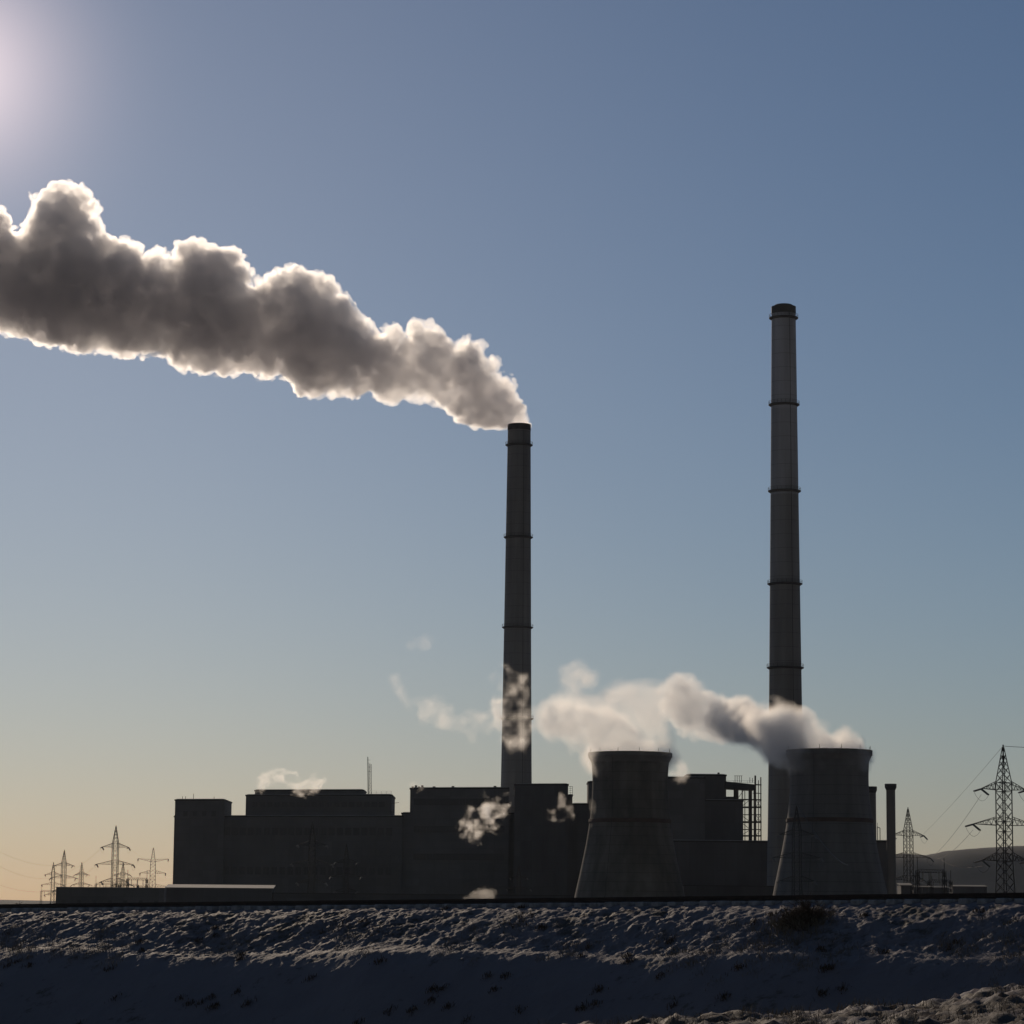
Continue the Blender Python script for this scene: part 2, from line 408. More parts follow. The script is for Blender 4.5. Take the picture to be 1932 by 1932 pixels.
# ------------------------------------------------------------------ railway track on the embankment
def make_track():
    root = empty('railway_track', (0, 0, 0))
    tag(root, 'dark railway track on sleepers along the top of the snowy embankment', 'railway')
    d = Vector((1, tslope, tgrade)).normalized(); nrm = Vector((-tslope, 1, 0)).normalized()
    x0, x1 = -75, 75
    prof = [(-.075, 0), (.075, 0), (.075, .015), (.012, .03), (.012, .115), (.036, .125), (.036, .16), (-.036, .16), (-.036, .125), (-.012, .115), (-.012, .03), (-.075, .015)]
    for off in (0.0, 1.5):
        m = MB(); base = []
        for x in (x0, x1):
            p = Vector((x, track_y(x), TA.z + (x - TA.x) * tgrade - .16)) + nrm * off
            base.append([p + nrm * a + Vector((0, 0, b)) for a, b in prof])
        n = len(prof)
        m.add(base[0] + base[1], [(k, (k + 1) % n, n + (k + 1) % n, n + k) for k in range(n)] + [tuple(range(n))[::-1], tuple(range(n, 2 * n))])
        m.build('rail', M_rail, root)
    rnd = random.Random(5)
    src = None
    cnt = 0
    L = 23.5 * math.sqrt(1 + tslope ** 2)
    s = -L
    while s < L - 4 and cnt < 100:
        x = s * d.x
        c0 = Vector((x, track_y(x), TA.z + (x - TA.x) * tgrade - .165)) + nrm * .75
        if src is None:
            m = MB(); a, b, h = 1.35, .14, .16
            n1, d1 = nrm, d
            pts = []
            for z in (-h, -.03, 0):
                k = 1.0 if z < 0 else .8
                for sa, sb in ((-1, -1), (1, -1), (1, 1), (-1, 1)):
                    pts.append(n1 * (sa * a * (1 if z < 0 else .97)) + d1 * (sb * b * k) + Vector((0, 0, z)))
            m.add(pts, [(0, 3, 2, 1), (8, 9, 10, 11)] + [(i * 4 + k, i * 4 + (k + 1) % 4, i * 4 + 4 + (k + 1) % 4, i * 4 + 4 + k) for i in range(2) for k in range(4)])
            src = m.build('sleeper', M_sleep, root); o = src
        else:
            o = src.copy(); COL.objects.link(o)
        o.location = c0 + Vector((0, 0, rnd.uniform(-.015, .01))); o.rotation_euler.z = rnd.uniform(-.012, .012)
        s += .62; cnt += 1
make_track()

# ------------------------------------------------------------------ plant buildings
def D_line(px, a=(328, 1185.0), b=(1110, 1140.0)): return a[1] + (px - a[0]) * (b[1] - a[1]) / (b[0] - a[0])
def corner(px, D): p = P(px, 1715, D); return p.x
def prism(m, xl, xr, Dl, Dr, depth, z0, z1, z1r=None):
    z1r = z1 if z1r is None else z1r
    m.hexa([(xl, Dl, z0), (xr, Dr, z0), (xr, Dr + depth, z0), (xl, Dl + depth, z0), (xl, Dl, z1), (xr, Dr, z1r), (xr, Dr + depth, z1r), (xl, Dl + depth, z1)])
def zat(px, py, D): return P(px, py, D).z
def block(root, pxl, pxr, py, depth, name='wall', m=M_wall, fwd=0.0, ybot=None, Df=D_line, parapet=True, snow=True, pybase=None):
    """a volume of a building between two vertical edges seen at pxl, pxr with its roof at py; returns facade data"""
    Dl, Dr = Df(pxl) - fwd, Df(pxr) - fwd
    pm = (pxl + pxr) / 2
    z1 = zat(pm, py, (Dl + Dr) / 2)
    xl = P(pxl, py, Dl).x; xr = P(pxr, py, Dr).x
    z0 = GROUND - .3 if pybase is None else zat(pm, pybase, (Dl + Dr) / 2)
    b = MB(); prism(b, xl, xr, Dl, Dr, depth, z0, z1 - .6 if parapet else z1)
    w = b.build(name, m, root)
    if parapet:
        e = .25
        b = MB(); prism(b, xl - e, xr + e, Dl - e, Dr - e, depth + 2 * e, z1 - .6, z1)
        b.build('parapet', M_dark, root)
    if snow:
        b = MB(); prism(b, xl + .5, xr - .5, Dl + .5, Dr + .5, depth - 1, z1, z1 + .22)
        b.build('roof', M_roof, root)
    return dict(xl=xl, xr=xr, Dl=Dl, Dr=Dr, z0=z0, z1=z1, depth=depth)
def window_row(root, f, n, z, h, w, t0=.04, t1=.96, proud=.12):
    for k in range(n):
        t = t0 + (t1 - t0) * (k + .5) / n
        x = f['xl'] + (f['xr'] - f['xl']) * t; D = f['Dl'] + (f['Dr'] - f['Dl']) * t
        sl_ = (f['Dr'] - f['Dl']) / (f['xr'] - f['xl'])
        a, b_ = x - w / 2, x + w / 2
        m = MB(); fr = .18
        for (p, q, zz0, zz1) in ((a, b_, z + h - fr, z + h), (a, b_, z, z + fr), (a, a + fr, z + fr, z + h - fr), (b_ - fr, b_, z + fr, z + h - fr), (x - fr / 2, x + fr / 2, z + fr, z + h - fr)):
            prism(m, p, q, D + (p - x) * sl_ - proud - .15, D + (q - x) * sl_ - proud - .15, .3, zz0, zz1)
        o = m.build('window', M_wall2, root)
        m = MB(); prism(m, a + fr, b_ - fr, D + (a + fr - x) * sl_ - proud + .02, D + (b_ - fr - x) * sl_ - proud + .02, .1, z + fr, z + h - fr)
        m.build('pane', M_glass, o)
def railing(m, x0, x1, y, z, h=1.1, step=2.0, r=.05):
    n = max(1, int(abs(x1 - x0) / step))
    for k in range(n + 1):
        x = x0 + (x1 - x0) * k / n; m.tube((x, y, z), (x, y, z + h), r)
    for q in (.5, 1.0): m.tube((x0, y, z + h * q), (x1, y, z + h * q), r)

# west wing: low hall with a square stair tower, and the boiler house over it
b1 = empty('boiler_house', (P(560, 1700, 1165).x, 1165, GROUND))
tag(b1, 'long dark boiler house with square end tower, steam curling over its roof', 'power plant building')
b1.location = (0, 0, 0)
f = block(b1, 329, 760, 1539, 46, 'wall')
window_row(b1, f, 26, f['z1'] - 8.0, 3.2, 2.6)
window_row(b1, f, 26, f['z1'] - 24.0, 3.2, 2.6)
f = block(b1, 330.5, 424, 1508, 30, 'end_tower', fwd=.8)
window_row(b1, f, 4, f['z1'] - 7, 2.2, 1.8, .12, .88)
m = MB(); 
for px in (340, 346, 361, 400): m.tube((P(px, 1508, f['Dl']).x, f['Dl'] + 8, f['z1']), (P(px, 1508, f['Dl']).x, f['Dl'] + 8, f['z1'] + 1.6 + (px == 361) * 1.2), .12)
m.build('roof_vent', M_dark, b1)
f = block(b1, 464, 739, 1499, 34, 'upper_storey', fwd=-4, pybase=1545)
window_row(b1, f, 18, f['z1'] - 5.2, 2.2, 2.4)
f = block(b1, 481, 686, 1490, 22, 'penthouse', fwd=-9, pybase=1505)
m = MB(); railing(m, P(700, 1499, 1170).x, P(738, 1499, 1170).x, 1172, zat(720, 1499, 1172), 1.4)
m.build('railing', M_steel, b1)
m = MB(); xx = P(741, 1518, 1158).x; zz = zat(741, 1518, 1158)
m.tube((xx - 1, 1158, zz - 3), (xx + .6, 1158, zz - 3), .15); m.tube((xx + .6, 1158, zz - 3.4), (xx + .6, 1158, zz + 3), .12)
m.tube((xx - .6, 1158, zz + .4), (xx + 2.6, 1158, zz + .9), .1)
m.build('lamp_bracket', M_dark, b1)

# lattice radio mast on its roof
def lattice_column(m, a, b, wa, wb, bays, leg=.11, br=.06):
    a, b = Vector(a), Vector(b)
    def ring(t):
        w = wa + (wb - wa) * t; c_ = a.lerp(b, t)
        return [c_ + Vector((sx * w / 2, sy * w / 2, 0)) for sx, sy in ((-1, -1), (1, -1), (1, 1), (-1, 1))]
    for k in range(bays):
        r0, r1 = ring(k / bays), ring((k + 1) / bays)
        for i in range(4):
            j = (i + 1) % 4
            m.tube(r0[i], r1[i], leg); m.tube(r0[i], r1[j] if k % 2 else r1[j], br); m.tube(r0[j], r1[i], br); m.tube(r1[i], r1[j], br)
D0 = 1172
root = empty('radio_mast', (0, 0, 0)); tag(root, 'thin twin lattice radio mast standing on the boiler house roof', 'mast')
m = MB(); lattice_column(m, (P(698.5, 1500, D0).x, D0, zat(698, 1502, D0)), (P(698.5, 1442, D0).x, D0, zat(698, 1442, D0)), 1.1, .9, 9, .06, .045); m.build('lattice_column', M_steel, root)
m = MB(); m.tube((P(694.5, 1500, D0).x, D0, zat(694, 1502, D0)), (P(694, 1428, D0).x, D0, zat(694, 1428, D0)), .16, 6)
for py in (1434, 1440, 1447, 1456): m.tube((P(693, py, D0).x, D0 - .2, zat(693, py, D0)), (P(699, py, D0).x, D0 - .2, zat(699, py, D0)), .07)
m.build('pole', M_steel, root)

# centre block: turbine hall with stepped roof
b2 = empty('turbine_hall', (0, 0, 0)); tag(b2, 'tall dark turbine hall with flat roof in front of the smoking chimney', 'power plant building')
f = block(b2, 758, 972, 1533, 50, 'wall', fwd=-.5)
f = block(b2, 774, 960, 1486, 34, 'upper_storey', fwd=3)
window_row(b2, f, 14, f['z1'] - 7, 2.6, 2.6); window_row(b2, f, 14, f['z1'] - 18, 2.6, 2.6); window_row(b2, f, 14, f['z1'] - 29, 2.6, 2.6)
m = MB()
for k in range(4):
    x0 = P(775 + k * 6, 1490, 1150).x; m.box(x0, x0 + .9, 1160, 1162, f['z1'], f['z1'] + .7 + .5 * (k % 2))
for px, h in ((815, .8), (851, 1.0), (931, 1.2), (935, .8)): x0 = P(px, 1490, 1150).x; m.box(x0, x0 + 1.1, 1160, 1162, f['z1'], f['z1'] + h)
m.build('roof_vent', M_dark, b2)
# darker bunker bay on the right
b3 = empty('bunker_bay', (0, 0, 0)); tag(b3, 'darker tall bay joined to the turbine hall, right of the smoking chimney', 'power plant building')
f = block(b3, 971, 1072, 1479, 40, 'wall', m=M_wall2, fwd=5)
window_row(b3, f, 5, f['z1'] - 12, 3, 2, .1, .9)
g = block(b3, 1072, 1080, 1499, 38, 'side_stair', m=M_wall2, fwd=4)
m = MB(); xx0, xx1 = P(1073, 1490, 1140).x, P(1080, 1490, 1140).x
zz = zat(1080, 1499, 1140)
m.path([(xx0, 1139, zat(1076, 1484, 1140)), (xx1, 1139, zat(1076, 1484, 1140)), (xx1, 1139, zz)], .1); m.tube((xx1 - .9, 1139, zz), (xx1 - .9, 1139, zat(1076, 1484, 1140)), .07)
for k in range(4): m.tube((xx0, 1139, zz + 3.2 * k / 4), (xx1, 1139, zz + 3.2 * k / 4), .06)
m.build('railing', M_steel, b3)
b4 = empty('link_building', (0, 0, 0)); tag(b4, 'lower link building between the bunker bay and the left cooling tower', 'power plant building')
f = block(b4, 1079, 1112, 1516, 36, 'wall', m=M_wall2, fwd=1)
f = block(b4, 1110, 1132, 1474, 18, 'shaft', m=M_wall2, fwd=2)

# ------------------------------------------------------------------ chimneys
def chimney(name, label, D, cx_top, cx_bot, y_top, w_top, w_bot, y_bot, rings, dome, material):
    pt, pb = P(cx_top, y_top, D), P(cx_bot, y_bot, D)
    mpp = D / FPX
    root = empty(name, (pb.x, D, GROUND)); tag(root, label, 'chimney')
    H = pt.z - GROUND; lean = pt.x - pb.x
    rt = w_top / 2 * mpp; rb0 = w_bot / 2 * mpp; zb0 = pb.z - GROUND
    rb = rb0 + (rb0 - rt) * zb0 / (H - zb0)
    prof = []
    n = 26
    for k in range(n + 1):
        t = k / n; r = rb + (rt - rb) * t + .5 * (1 - t) ** 4
        prof.append((r, H * t))
    m = MB(); m.lathe(prof, 72)
    m.lathe([(rt, H), (rt - .6, H)], 72, False); m.lathe([(rt - .6, H), (rt - .7, H - 12)], 72)
    m.lathe([(rt - .7, H - 12), (0.01, H - 12)], 72, False)
    m.build('shaft', material, root)
    m = MB(); m.lathe([(rt + .02, H - 2.4), (rt + .12, H - 2.4), (rt + .12, H + .15), (rt - .3, H + .25)], 72, False); m.build('crown', M_dark, root)
    for py in rings:
        z = P(cx_top, py, D).z - GROUND; t = z / H; r = rb + (rt - rb) * t + .5 * (1 - t) ** 4
        m = MB(); m.lathe([(r - .1, z - .7), (r + .9, z - .1), (r + .9, z + .15), (r - .1, z + .15)], 48, False, True)
        g = m.build('platform', M_dark, root)
        m = MB()
        for k in range(24):
            a0, a1 = 2 * math.pi * k / 24, 2 * math.pi * (k + 1) / 24
            p0 = Vector(((r + .85) * math.cos(a0), (r + .85) * math.sin(a0), z + .15)); p1 = Vector(((r + .85) * math.cos(a1), (r + .85) * math.sin(a1), z + .15))
            m.tube(p0, p0 + Vector((0, 0, 1.1)), .045); m.tube(p0 + Vector((0, 0, 1.1)), p1 + Vector((0, 0, 1.1)), .045); m.tube(p0 + Vector((0, 0, .6)), p1 + Vector((0, 0, .6)), .035)
        m.build('railing', M_dark, g)
    m = MB(); a = rad(-68)
    m.tube(((rb + .3) * math.cos(a), (rb + .3) * math.sin(a), 2), ((rt + .3) * math.cos(a), (rt + .3) * math.sin(a), H - 2), .08); m.build('ladder', M_dark, root)
    if dome:
        m = MB(); m.lathe([(rt - .3, H + .25), (rt * .7, H + .9), (rt * .35, H + 1.2), (.01, H + 1.3)], 48); m.build('cap', M_dark, root)
    return root
chimney('smoking_chimney', 'tall tapering chimney pouring out the dense plume of smoke', 1200.0, 979, 974, 802, 43.5, 57, 1480, (840, 1014, 1184, 1356), False, M_conc_up)
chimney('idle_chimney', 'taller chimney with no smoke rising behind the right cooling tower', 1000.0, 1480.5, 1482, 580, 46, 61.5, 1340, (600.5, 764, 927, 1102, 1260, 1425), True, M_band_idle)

# ------------------------------------------------------------------ cooling towers
def cooling_tower(label, D, cx, prof_px, band_py, rim_py, rim_w, material):
    mpp = D / FPX
    root = empty('cooling_tower', (P(cx, 1600, D).x, D, GROUND)); tag(root, label, 'cooling tower', 'cooling towers')
    H = zat(cx, rim_py[0], D) - GROUND
    pts = [(w / 2 * mpp, zat(cx, y, D) - GROUND) for y, w in prof_px]
    pts = sorted(pts, key=lambda p: p[1])
    zz = np.array([p[1] for p in pts]); rr = np.array([p[0] for p in pts])
    co = np.polyfit(zz, rr, 3)
    R = lambda z: float(np.polyval(co, z))
    zr1 = zat(cx, rim_py[1], D) - GROUND
    prof = [(R(z), z) for z in np.linspace(3.5, zr1, 40)]
    m = MB(); m.lathe(prof, 96)
    m.lathe([(r - .5, z) for r, z in prof][::-1] , 96)
    m.lathe([(prof[0][0] - .5, 3.5), (prof[0][0], 3.5)], 96, False)
    m.build('shell', material, root)
    rw = rim_w / 2 * mpp
    m = MB(); rin = R(zr1) - .5
    m.lathe([(rin + .45, zr1 - 1.2), (rw - .2, zr1 + .4), (rw, zr1 + .5), (rw, H), (rin + .1, H + .02), (rin + .1, zr1 - .3)], 96, False, True)
    rim = m.build('rim', M_conc, root)
    m = MB()
    for k in range(12):
        a = 2 * math.pi * (k + .35) / 12; m.tube(((rw - .4) * math.cos(a), (rw - .4) * math.sin(a), H), ((rw - .4) * math.cos(a), (rw - .4) * math.sin(a), H + 1.3), .09)
    m.build('railing_post', M_dark, rim)
    zb = zat(cx, band_py, D) - GROUND
    m = MB(); m.lathe([(R(zb - .5) + .02, zb - .7), (R(zb) + .35, zb - .6), (R(zb) + .35, zb + .5), (R(zb + .6) + .02, zb + .6)], 96, False); m.build('band', M_band, root)
    m = MB(); r0 = R(3.5)
    for k in range(40):
        a0, a1 = 2 * math.pi * k / 40, 2 * math.pi * (k + 1) / 40; rb = r0 + .9
        for q0, q1 in ((a0, a1), (a1, a0)):
            m.tube((rb * math.cos(q0), rb * math.sin(q0), 0), ((r0 - .25) * math.cos(q1), (r0 - .25) * math.sin(q1), 3.6), .22)
    m.build('support_legs', M_conc, root)
    # ladder cage up the flank
    m = MB(); a = rad(-118)
    m.path([((R(z) + .5) * math.cos(a), (R(z) + .5) * math.sin(a), z) for z in np.linspace(4, zr1, 14)], .07); m.build('ladder', M_dark, root)
cooling_tower('left cooling tower, stained and patchy, steam drifting off its rim', 950.0, 1188.5,
              [(1434, 147), (1477, 141.5), (1505, 143), (1549, 151), (1600, 168), (1650, 189), (1687, 203), (1728, 222)], 1549, (1421, 1432), 158.5, M_cool)
cooling_tower('right cooling tower, paler and smoother, steam domed over its rim', 900.0, 1565.5,
              [(1430, 151), (1476, 146.5), (1505, 149), (1548, 160), (1600, 178), (1650, 198), (1687, 211), (1728, 229)], 1548, (1416, 1428), 162.5, M_cool2)

# ------------------------------------------------------------------ second boiler house with open steel frame
D5 = 1085.0
DF = lambda px: D5
b5 = empty('second_boiler_house', (0, 0, 0)); tag(b5, 'black boiler house with open steel frame between the cooling towers', 'power plant building')
f = block(b5, 1255, 1330, 1466, 30, 'side_wall', m=M_wall, Df=DF, fwd=2)
f = block(b5, 1296, 1370, 1461, 34, 'wall', m=M_wall2, Df=DF, fwd=-1)
f = block(b5, 1330, 1402, 1509, 26, 'lower_wall', m=M_wall2, Df=DF, fwd=1)
f = block(b5, 1360, 1390, 1503, 12, 'stair_wall', m=M_wall2, Df=DF, fwd=-3, parapet=False, snow=False)
f = block(b5, 1240, 1456, 1586, 30, 'annex', m=M_wall2, Df=DF, fwd=12)
mb = MB(); x0, x1 = P(1367, 1480, D5).x, P(1424, 1480, D5).x
mb.hexa([(x0, D5, zat(1370, 1487, D5)), (x1, D5, zat(1424, 1490, D5)), (x1, D5 + 12, zat(1424, 1490, D5)), (x0, D5 + 12, zat(1370, 1487, D5)),
         (x0, D5, zat(1370, 1474, D5)), (x1, D5, zat(1424, 1480, D5)), (x1, D5 + 12, zat(1424, 1480, D5)), (x0, D5 + 12, zat(1370, 1474, D5))])
mb.build('deck', M_dark, b5)
zb = GROUND
for px, ytop, r, dy in ((1391, 1488, .75, 1), (1389.5, 1488, .5, 9), (1416, 1488, .9, 1), (1404, 1488, .28, 9), (1409, 1488, .2, 9), (1425.5, 1463, .45, 1), (1427, 1486, .4, 9), (1436, 1466, .28, 1), (1435, 1470, .2, 9)):
    m = MB(); x = P(px, 1520, D5).x; m.tube((x, D5 + dy, zb), (x, D5 + dy, zat(px, ytop, D5)), r); m.build('column', M_rust, b5)
for py, xa, xb, r in ((1508, 1370, 1437, .35), (1523, 1398, 1437, .45), (1537, 1398, 1436, .2), (1551, 1398, 1437, .5), (1565, 1398, 1436, .25), (1577, 1398, 1437, .4), (1480, 1424, 1437, .3), (1496, 1424, 1437, .2)):
    m = MB(); m.tube((P(xa, py, D5).x, D5 + .5, zat(xa, py, D5)), (P(xb, py, D5).x, D5 + .5, zat(xb, py + (1 if py < 1520 else 0), D5)), r)
    m.build('beam', M_rust, b5)
    m = MB(); m.tube((P(xa, py, D5).x, D5 + 9, zat(xa, py - 1, D5)), (P(xb, py, D5).x, D5 + 9, zat(xb, py - 1, D5)), r * .7); m.build('beam', M_rust, b5)
for xa, ya, xb, yb in ((1398, 1523, 1416, 1508), (1398, 1537, 1416, 1551), (1398, 1577, 1416, 1565), (1398, 1551, 1416, 1565), (1426, 1523, 1436, 1508), (1426, 1551, 1436, 1537), (1426, 1537, 1436, 1551), (1426, 1577, 1436, 1565), (1426, 1508, 1436, 1523), (1391, 1508, 1404, 1490)):
    m = MB(); m.tube((P(xa, ya, D5).x, D5 + .6, zat(xa, ya, D5)), (P(xb, yb, D5).x, D5 + .6, zat(xb, yb, D5)), .13); m.build('brace', M_rust, b5)
m = MB()
railing(m, P(1371, 1470, D5).x, P(1424, 1480, D5).x, D5 + .4, zat(1424, 1479, D5), 1.2, 2.2, .05)
for px, py in ((1388, 1463), (1392, 1463), (1396, 1463), (1400, 1463), (1416, 1466), (1421, 1467)): m.tube((P(px, 1474, D5).x, D5 + 3, zat(px, 1476, D5)), (P(px, py, D5).x, D5 + 3, zat(px, py, D5)), .14)
m.tube((P(1386, 1463, D5).x, D5 + 3, zat(1386, 1463, D5)), (P(1402, 1463, D5).x, D5 + 3, zat(1402, 1463, D5)), .1)
m.build('railing', M_rust, b5)
m = MB(); xv = P(1356, 1461, D5).x; m.box(xv, xv + .8, D5 + 6, D5 + 7, zat(1356, 1461, D5), zat(1356, 1459, D5) + .6); m.build('roof_vent', M_dark, b5)

# stubs right of the pale tower
def stack(label, pxl, pxr, pyt, D, capw, parent=None):
    cx = (pxl + pxr) / 2; mpp = D / FPX; r = (pxr - pxl) / 2 * mpp
    H = zat(cx, pyt, D) - GROUND
    root = empty('small_stack', (P(cx, 1600, D).x, D, GROUND)); tag(root, label, 'chimney', 'small stacks')
    m = MB(); m.lathe([(r * 1.06, 0), (r, H * .5), (r, H - .1)], 40); m.build('shaft', M_conc, root)
    m = MB(); m.lathe([(r + .02, H - 2.2), (r + capw * mpp, H - 1.2), (r + capw * mpp, H), (r - .3, H), (r - .3, H - 2)], 40, False); m.build('cap', M_dark, root)
    m = MB(); 
    for a in (-2.6, -2.4): m.tube(((r + .3) * math.cos(a), (r + .3) * math.sin(a), 1), ((r + .3) * math.cos(a), (r + .3) * math.sin(a), H - 1), .07)
    m.build('ladder', M_dark, root)
stack('slim lone stack with flared cap standing right of the cooling towers', 1673, 1690, 1479, 1010, 2.6)
stack('wider short stack half hidden behind the right cooling tower', 1636, 1653.5, 1484, 1000, 2.0)
b6 = empty('pump_house', (0, 0, 0)); tag(b6, 'low flat roofed block tucked between the two small stacks', 'power plant building')
f = block(b6, 1640, 1676, 1586, 16, 'wall', m=M_wall2, Df=lambda p: 1022, fwd=0)
m = MB(); xa, xb = P(1656, 1570, 1023).x, P(1661, 1570, 1023).x
m.path([(xa, 1024, f['z1']), (xa, 1024, zat(1656, 1560, 1023)), (xb, 1024, zat(1656, 1562, 1023)), (xb, 1024, f['z1'])], .17); m.tube((xa, 1024, zat(1656, 1560, 1023)), (xa, 1024, zat(1656, 1552, 1023)), .1)
m.build('pipe', M_steel, b6)

# ------------------------------------------------------------------ low buildings in the yard
def shed(label, pxl, pxr, py, D, depth, pitch=None, m=M_wall2, roofm=None, group='low yard buildings'):
    root = empty('shed', (0, 0, 0)); tag(root, label, 'building', group)
    xl, xr = P(pxl, py, D).x, P(pxr, py, D).x; z1 = zat((pxl + pxr) / 2, py, D)
    b = MB(); b.box(xl, xr, D, D + depth, GROUND - .3, z1); b.build('wall', m, root)
    rise = 0.0 if pitch is None else depth * math.tan(rad(pitch))
    b = MB(); e = .4
    b.hexa([(xl - e, D - e, z1), (xr + e, D - e, z1), (xr + e, D + depth + e, z1 + rise), (xl - e, D + depth + e, z1 + rise),
            (xl - e, D - e, z1 + .18), (xr + e, D - e, z1 + .18), (xr + e, D + depth + e, z1 + rise + .2), (xl - e, D + depth + e, z1 + rise + .2)])
    b.build('roof', roofm or M_roof, root)
    n = max(2, int((xr - xl) / 5))
    for k in range(n):
        x = xl + (xr - xl) * (k + .5) / n; zt = GROUND + (z1 - GROUND) * .55
        b = MB(); b.box(x - .7, x + .7, D - .06, D + .1, zt - .7, zt + .7); b.build('window', M_glass, root)
    return root
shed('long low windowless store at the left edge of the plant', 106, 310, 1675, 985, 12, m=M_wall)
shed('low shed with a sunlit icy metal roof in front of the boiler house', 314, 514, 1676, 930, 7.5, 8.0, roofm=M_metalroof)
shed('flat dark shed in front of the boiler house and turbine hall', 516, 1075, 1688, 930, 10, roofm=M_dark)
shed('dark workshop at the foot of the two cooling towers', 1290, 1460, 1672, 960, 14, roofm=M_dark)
shed('low flat roofed hut beside the small right pylon', 1700, 1722, 1671, 1050, 10, 5, roofm=M_conc)
shed('long low hut with pale roof right of the pylon', 1724, 1790, 1675, 1080, 9, 4, roofm=M_conc)
shed('farthest low hut with thin roof near the tall pylon', 1798, 1862, 1673, 1250, 9, 4, roofm=M_conc)

# ------------------------------------------------------------------ pylons
def make_pylon(loc, label, rz=rad(28), scale=1.0, kind=0):
    """three-armed lattice pylon, 41 m tall, or (kind 1) the flat-topped strain tower"""
    root = empty('pylon', loc, rz, scale)
    tag(root, label, 'pylon', 'lattice pylons')
    H = 41.0
    def hw(z):
        if kind == 0:
            return float(np.interp(z, [0, 9, 15, 33.2, H], [2.2, 1.5, 1.25, 1.25, .12]))
        return float(np.interp(z, [0, 14, 32, H], [2.6, 1.7, 1.5, .25]))
    zs = [0, 3.2, 6.2, 9, 11.4, 13.6, 15.8, 18, 20.2, 22.4, 24.6, 26.8, 29, 31.2, 33.2, 35, 36.6, 38, 39.4, H]
    m = MB(); cr = ((-1, -1), (1, -1), (1, 1), (-1, 1))
    for a, b in zip(zs[:-1], zs[1:]):
        wa, wb = hw(a), hw(b)
        A = [Vector((x * wa, y * wa, a)) for x, y in cr]; B = [Vector((x * wb, y * wb, b)) for x, y in cr]
        for i in range(4):
            j = (i + 1) % 4
            m.tube(A[i], B[i], .125); m.tube(A[i], B[j], .06); m.tube(A[j], B[i], .06)
            if a in (9, 15.8, 22.4, 24.6, 31.2, 33.2): m.tube(A[i], A[j], .08)
    m.build('body', M_steel, root)
    arms = ((31.6, 6.2), (23.8, 8.6), (16.0, 6.2)) if kind == 0 else ((34.5, 9.0), (26.0, 7.6), (18.0, 9.0))
    for za, L in arms:
        for s in (-1, 1):
            m = MB(); w = hw(za)
            rise = 1.9 if (kind == 0 or za < 30) else -1.5
            tip = Vector((s * L, 0, za + (0.15 if kind == 0 else .4)))
            n = 5
            for sy in (-1, 1):
                lo = Vector((s * w, sy * w, za)); up = Vector((s * hw(za + max(rise, 0)), sy * hw(za + max(rise, 0)), za + rise))
                m.tube(lo, tip, .085); m.tube(up, tip, .085)
                for k in range(n):
                    m.tube(lo.lerp(tip, k / n), up.lerp(tip, (k + .5) / n), .045); m.tube(up.lerp(tip, (k + .5) / n), lo.lerp(tip, (k + 1) / n), .045)
            for k in range(1, n): m.tube(Vector((s * w, -w, za)).lerp(tip, k / n), Vector((s * w, w, za)).lerp(tip, k / n), .045)
            m.build('crossarm', M_steel, root)
            # two strain strings leave the tip fore and aft, joined by a slack jumper
            m = MB()
            for sy, ln, dr in ((-1, 2.6, 1.5), (1, 2.6, .5)):
                e = tip + Vector((0, sy * ln, -dr))
                for off in (-.16, .16):
                    a = tip + Vector((off, 0, -.1)); b = e + Vector((off, 0, 0))
                    for k in range(9):
                        m.tube(a.lerp(b, k / 9), a.lerp(b, (k + .6) / 9), .17, 6)
                    m.tube(a, b, .04)
            m.build('insulator', M_ins if kind == 0 else M_ins, root)
            m = MB(); a = tip + Vector((0, -2.6, -1.6)); b = tip + Vector((0, 2.6, -.6)); pts = []
            for k in range(9):
                t = k / 8; p = a.lerp(b, t); p.z -= 4 * t * (1 - t) * 1.6; pts.append(p)
            m.path(pts, .035, 3); m.build('jumper', M_wire, root)
    m = MB(); m.tube((0, 0, H - .2), (0, 0, H + .6), .15, 6); m.build('peak', M_steel, root)
    return root
def arm_tip(root, za, L, s):
    root_m = Matrix.Translation(root.location) @ Matrix.Rotation(root.rotation_euler.z, 4, 'Z') @ Matrix.Scale(root.scale[0], 4)
    return root_m @ Vector((s * L, 0, za))
def place(px, py_top, D): 
    """scale for a 41 m pylon standing in the yard at depth D whose peak is seen at py_top"""
    p = P(px, py_top, D); return Vector((p.x, D, GROUND)), (p.z - GROUND) / 41.6
loc, s = place(1892.5, 1405, 620)
pyA = make_pylon(loc, 'tall near pylon at the right edge, arms reaching out of view', rad(28), s)
def pylon_copy(px, py, D, label, rz, src=None):
    src = src or pyA
    o = copy_tree(src); o.location, k = place(px, py, D); o.scale = (k,) * 3; o.rotation_euler.z = rz
    o['label'] = label; return o
pyR = pylon_copy(1713, 1523, 1120, 'small pylon between the lone slim stack and the tall near pylon', rad(20))
pyL = pylon_copy(219, 1557, 1300, 'tallest pylon of the left cluster, three pairs of arms', rad(24))
pyL2 = pylon_copy(121.5, 1603, 1420, 'second tallest of the left cluster, above the end of the low store', rad(-15))
pyL3 = pylon_copy(101, 1626, 1500, 'small pylon just off the left end of the low store', rad(20))
pyL4 = pylon_copy(154.5, 1626, 1560, 'small pylon between the two tallest of the left cluster', rad(-30))
pyL5 = pylon_copy(232.5, 1626, 1500, 'small pylon close behind the right side of the tallest left one', rad(35))
pyO = pylon_copy(-36, 1560, 1180, 'pylon cut off by the left edge, only its arm ends in view', rad(10))
pyF1 = pylon_copy(590, 1550, 1010, 'pylon standing against the dark boiler house wall, taller of that pair', rad(16))
pyF2 = pylon_copy(654, 1592, 1040, 'pylon standing against the dark boiler house wall, shorter of that pair', rad(-14))
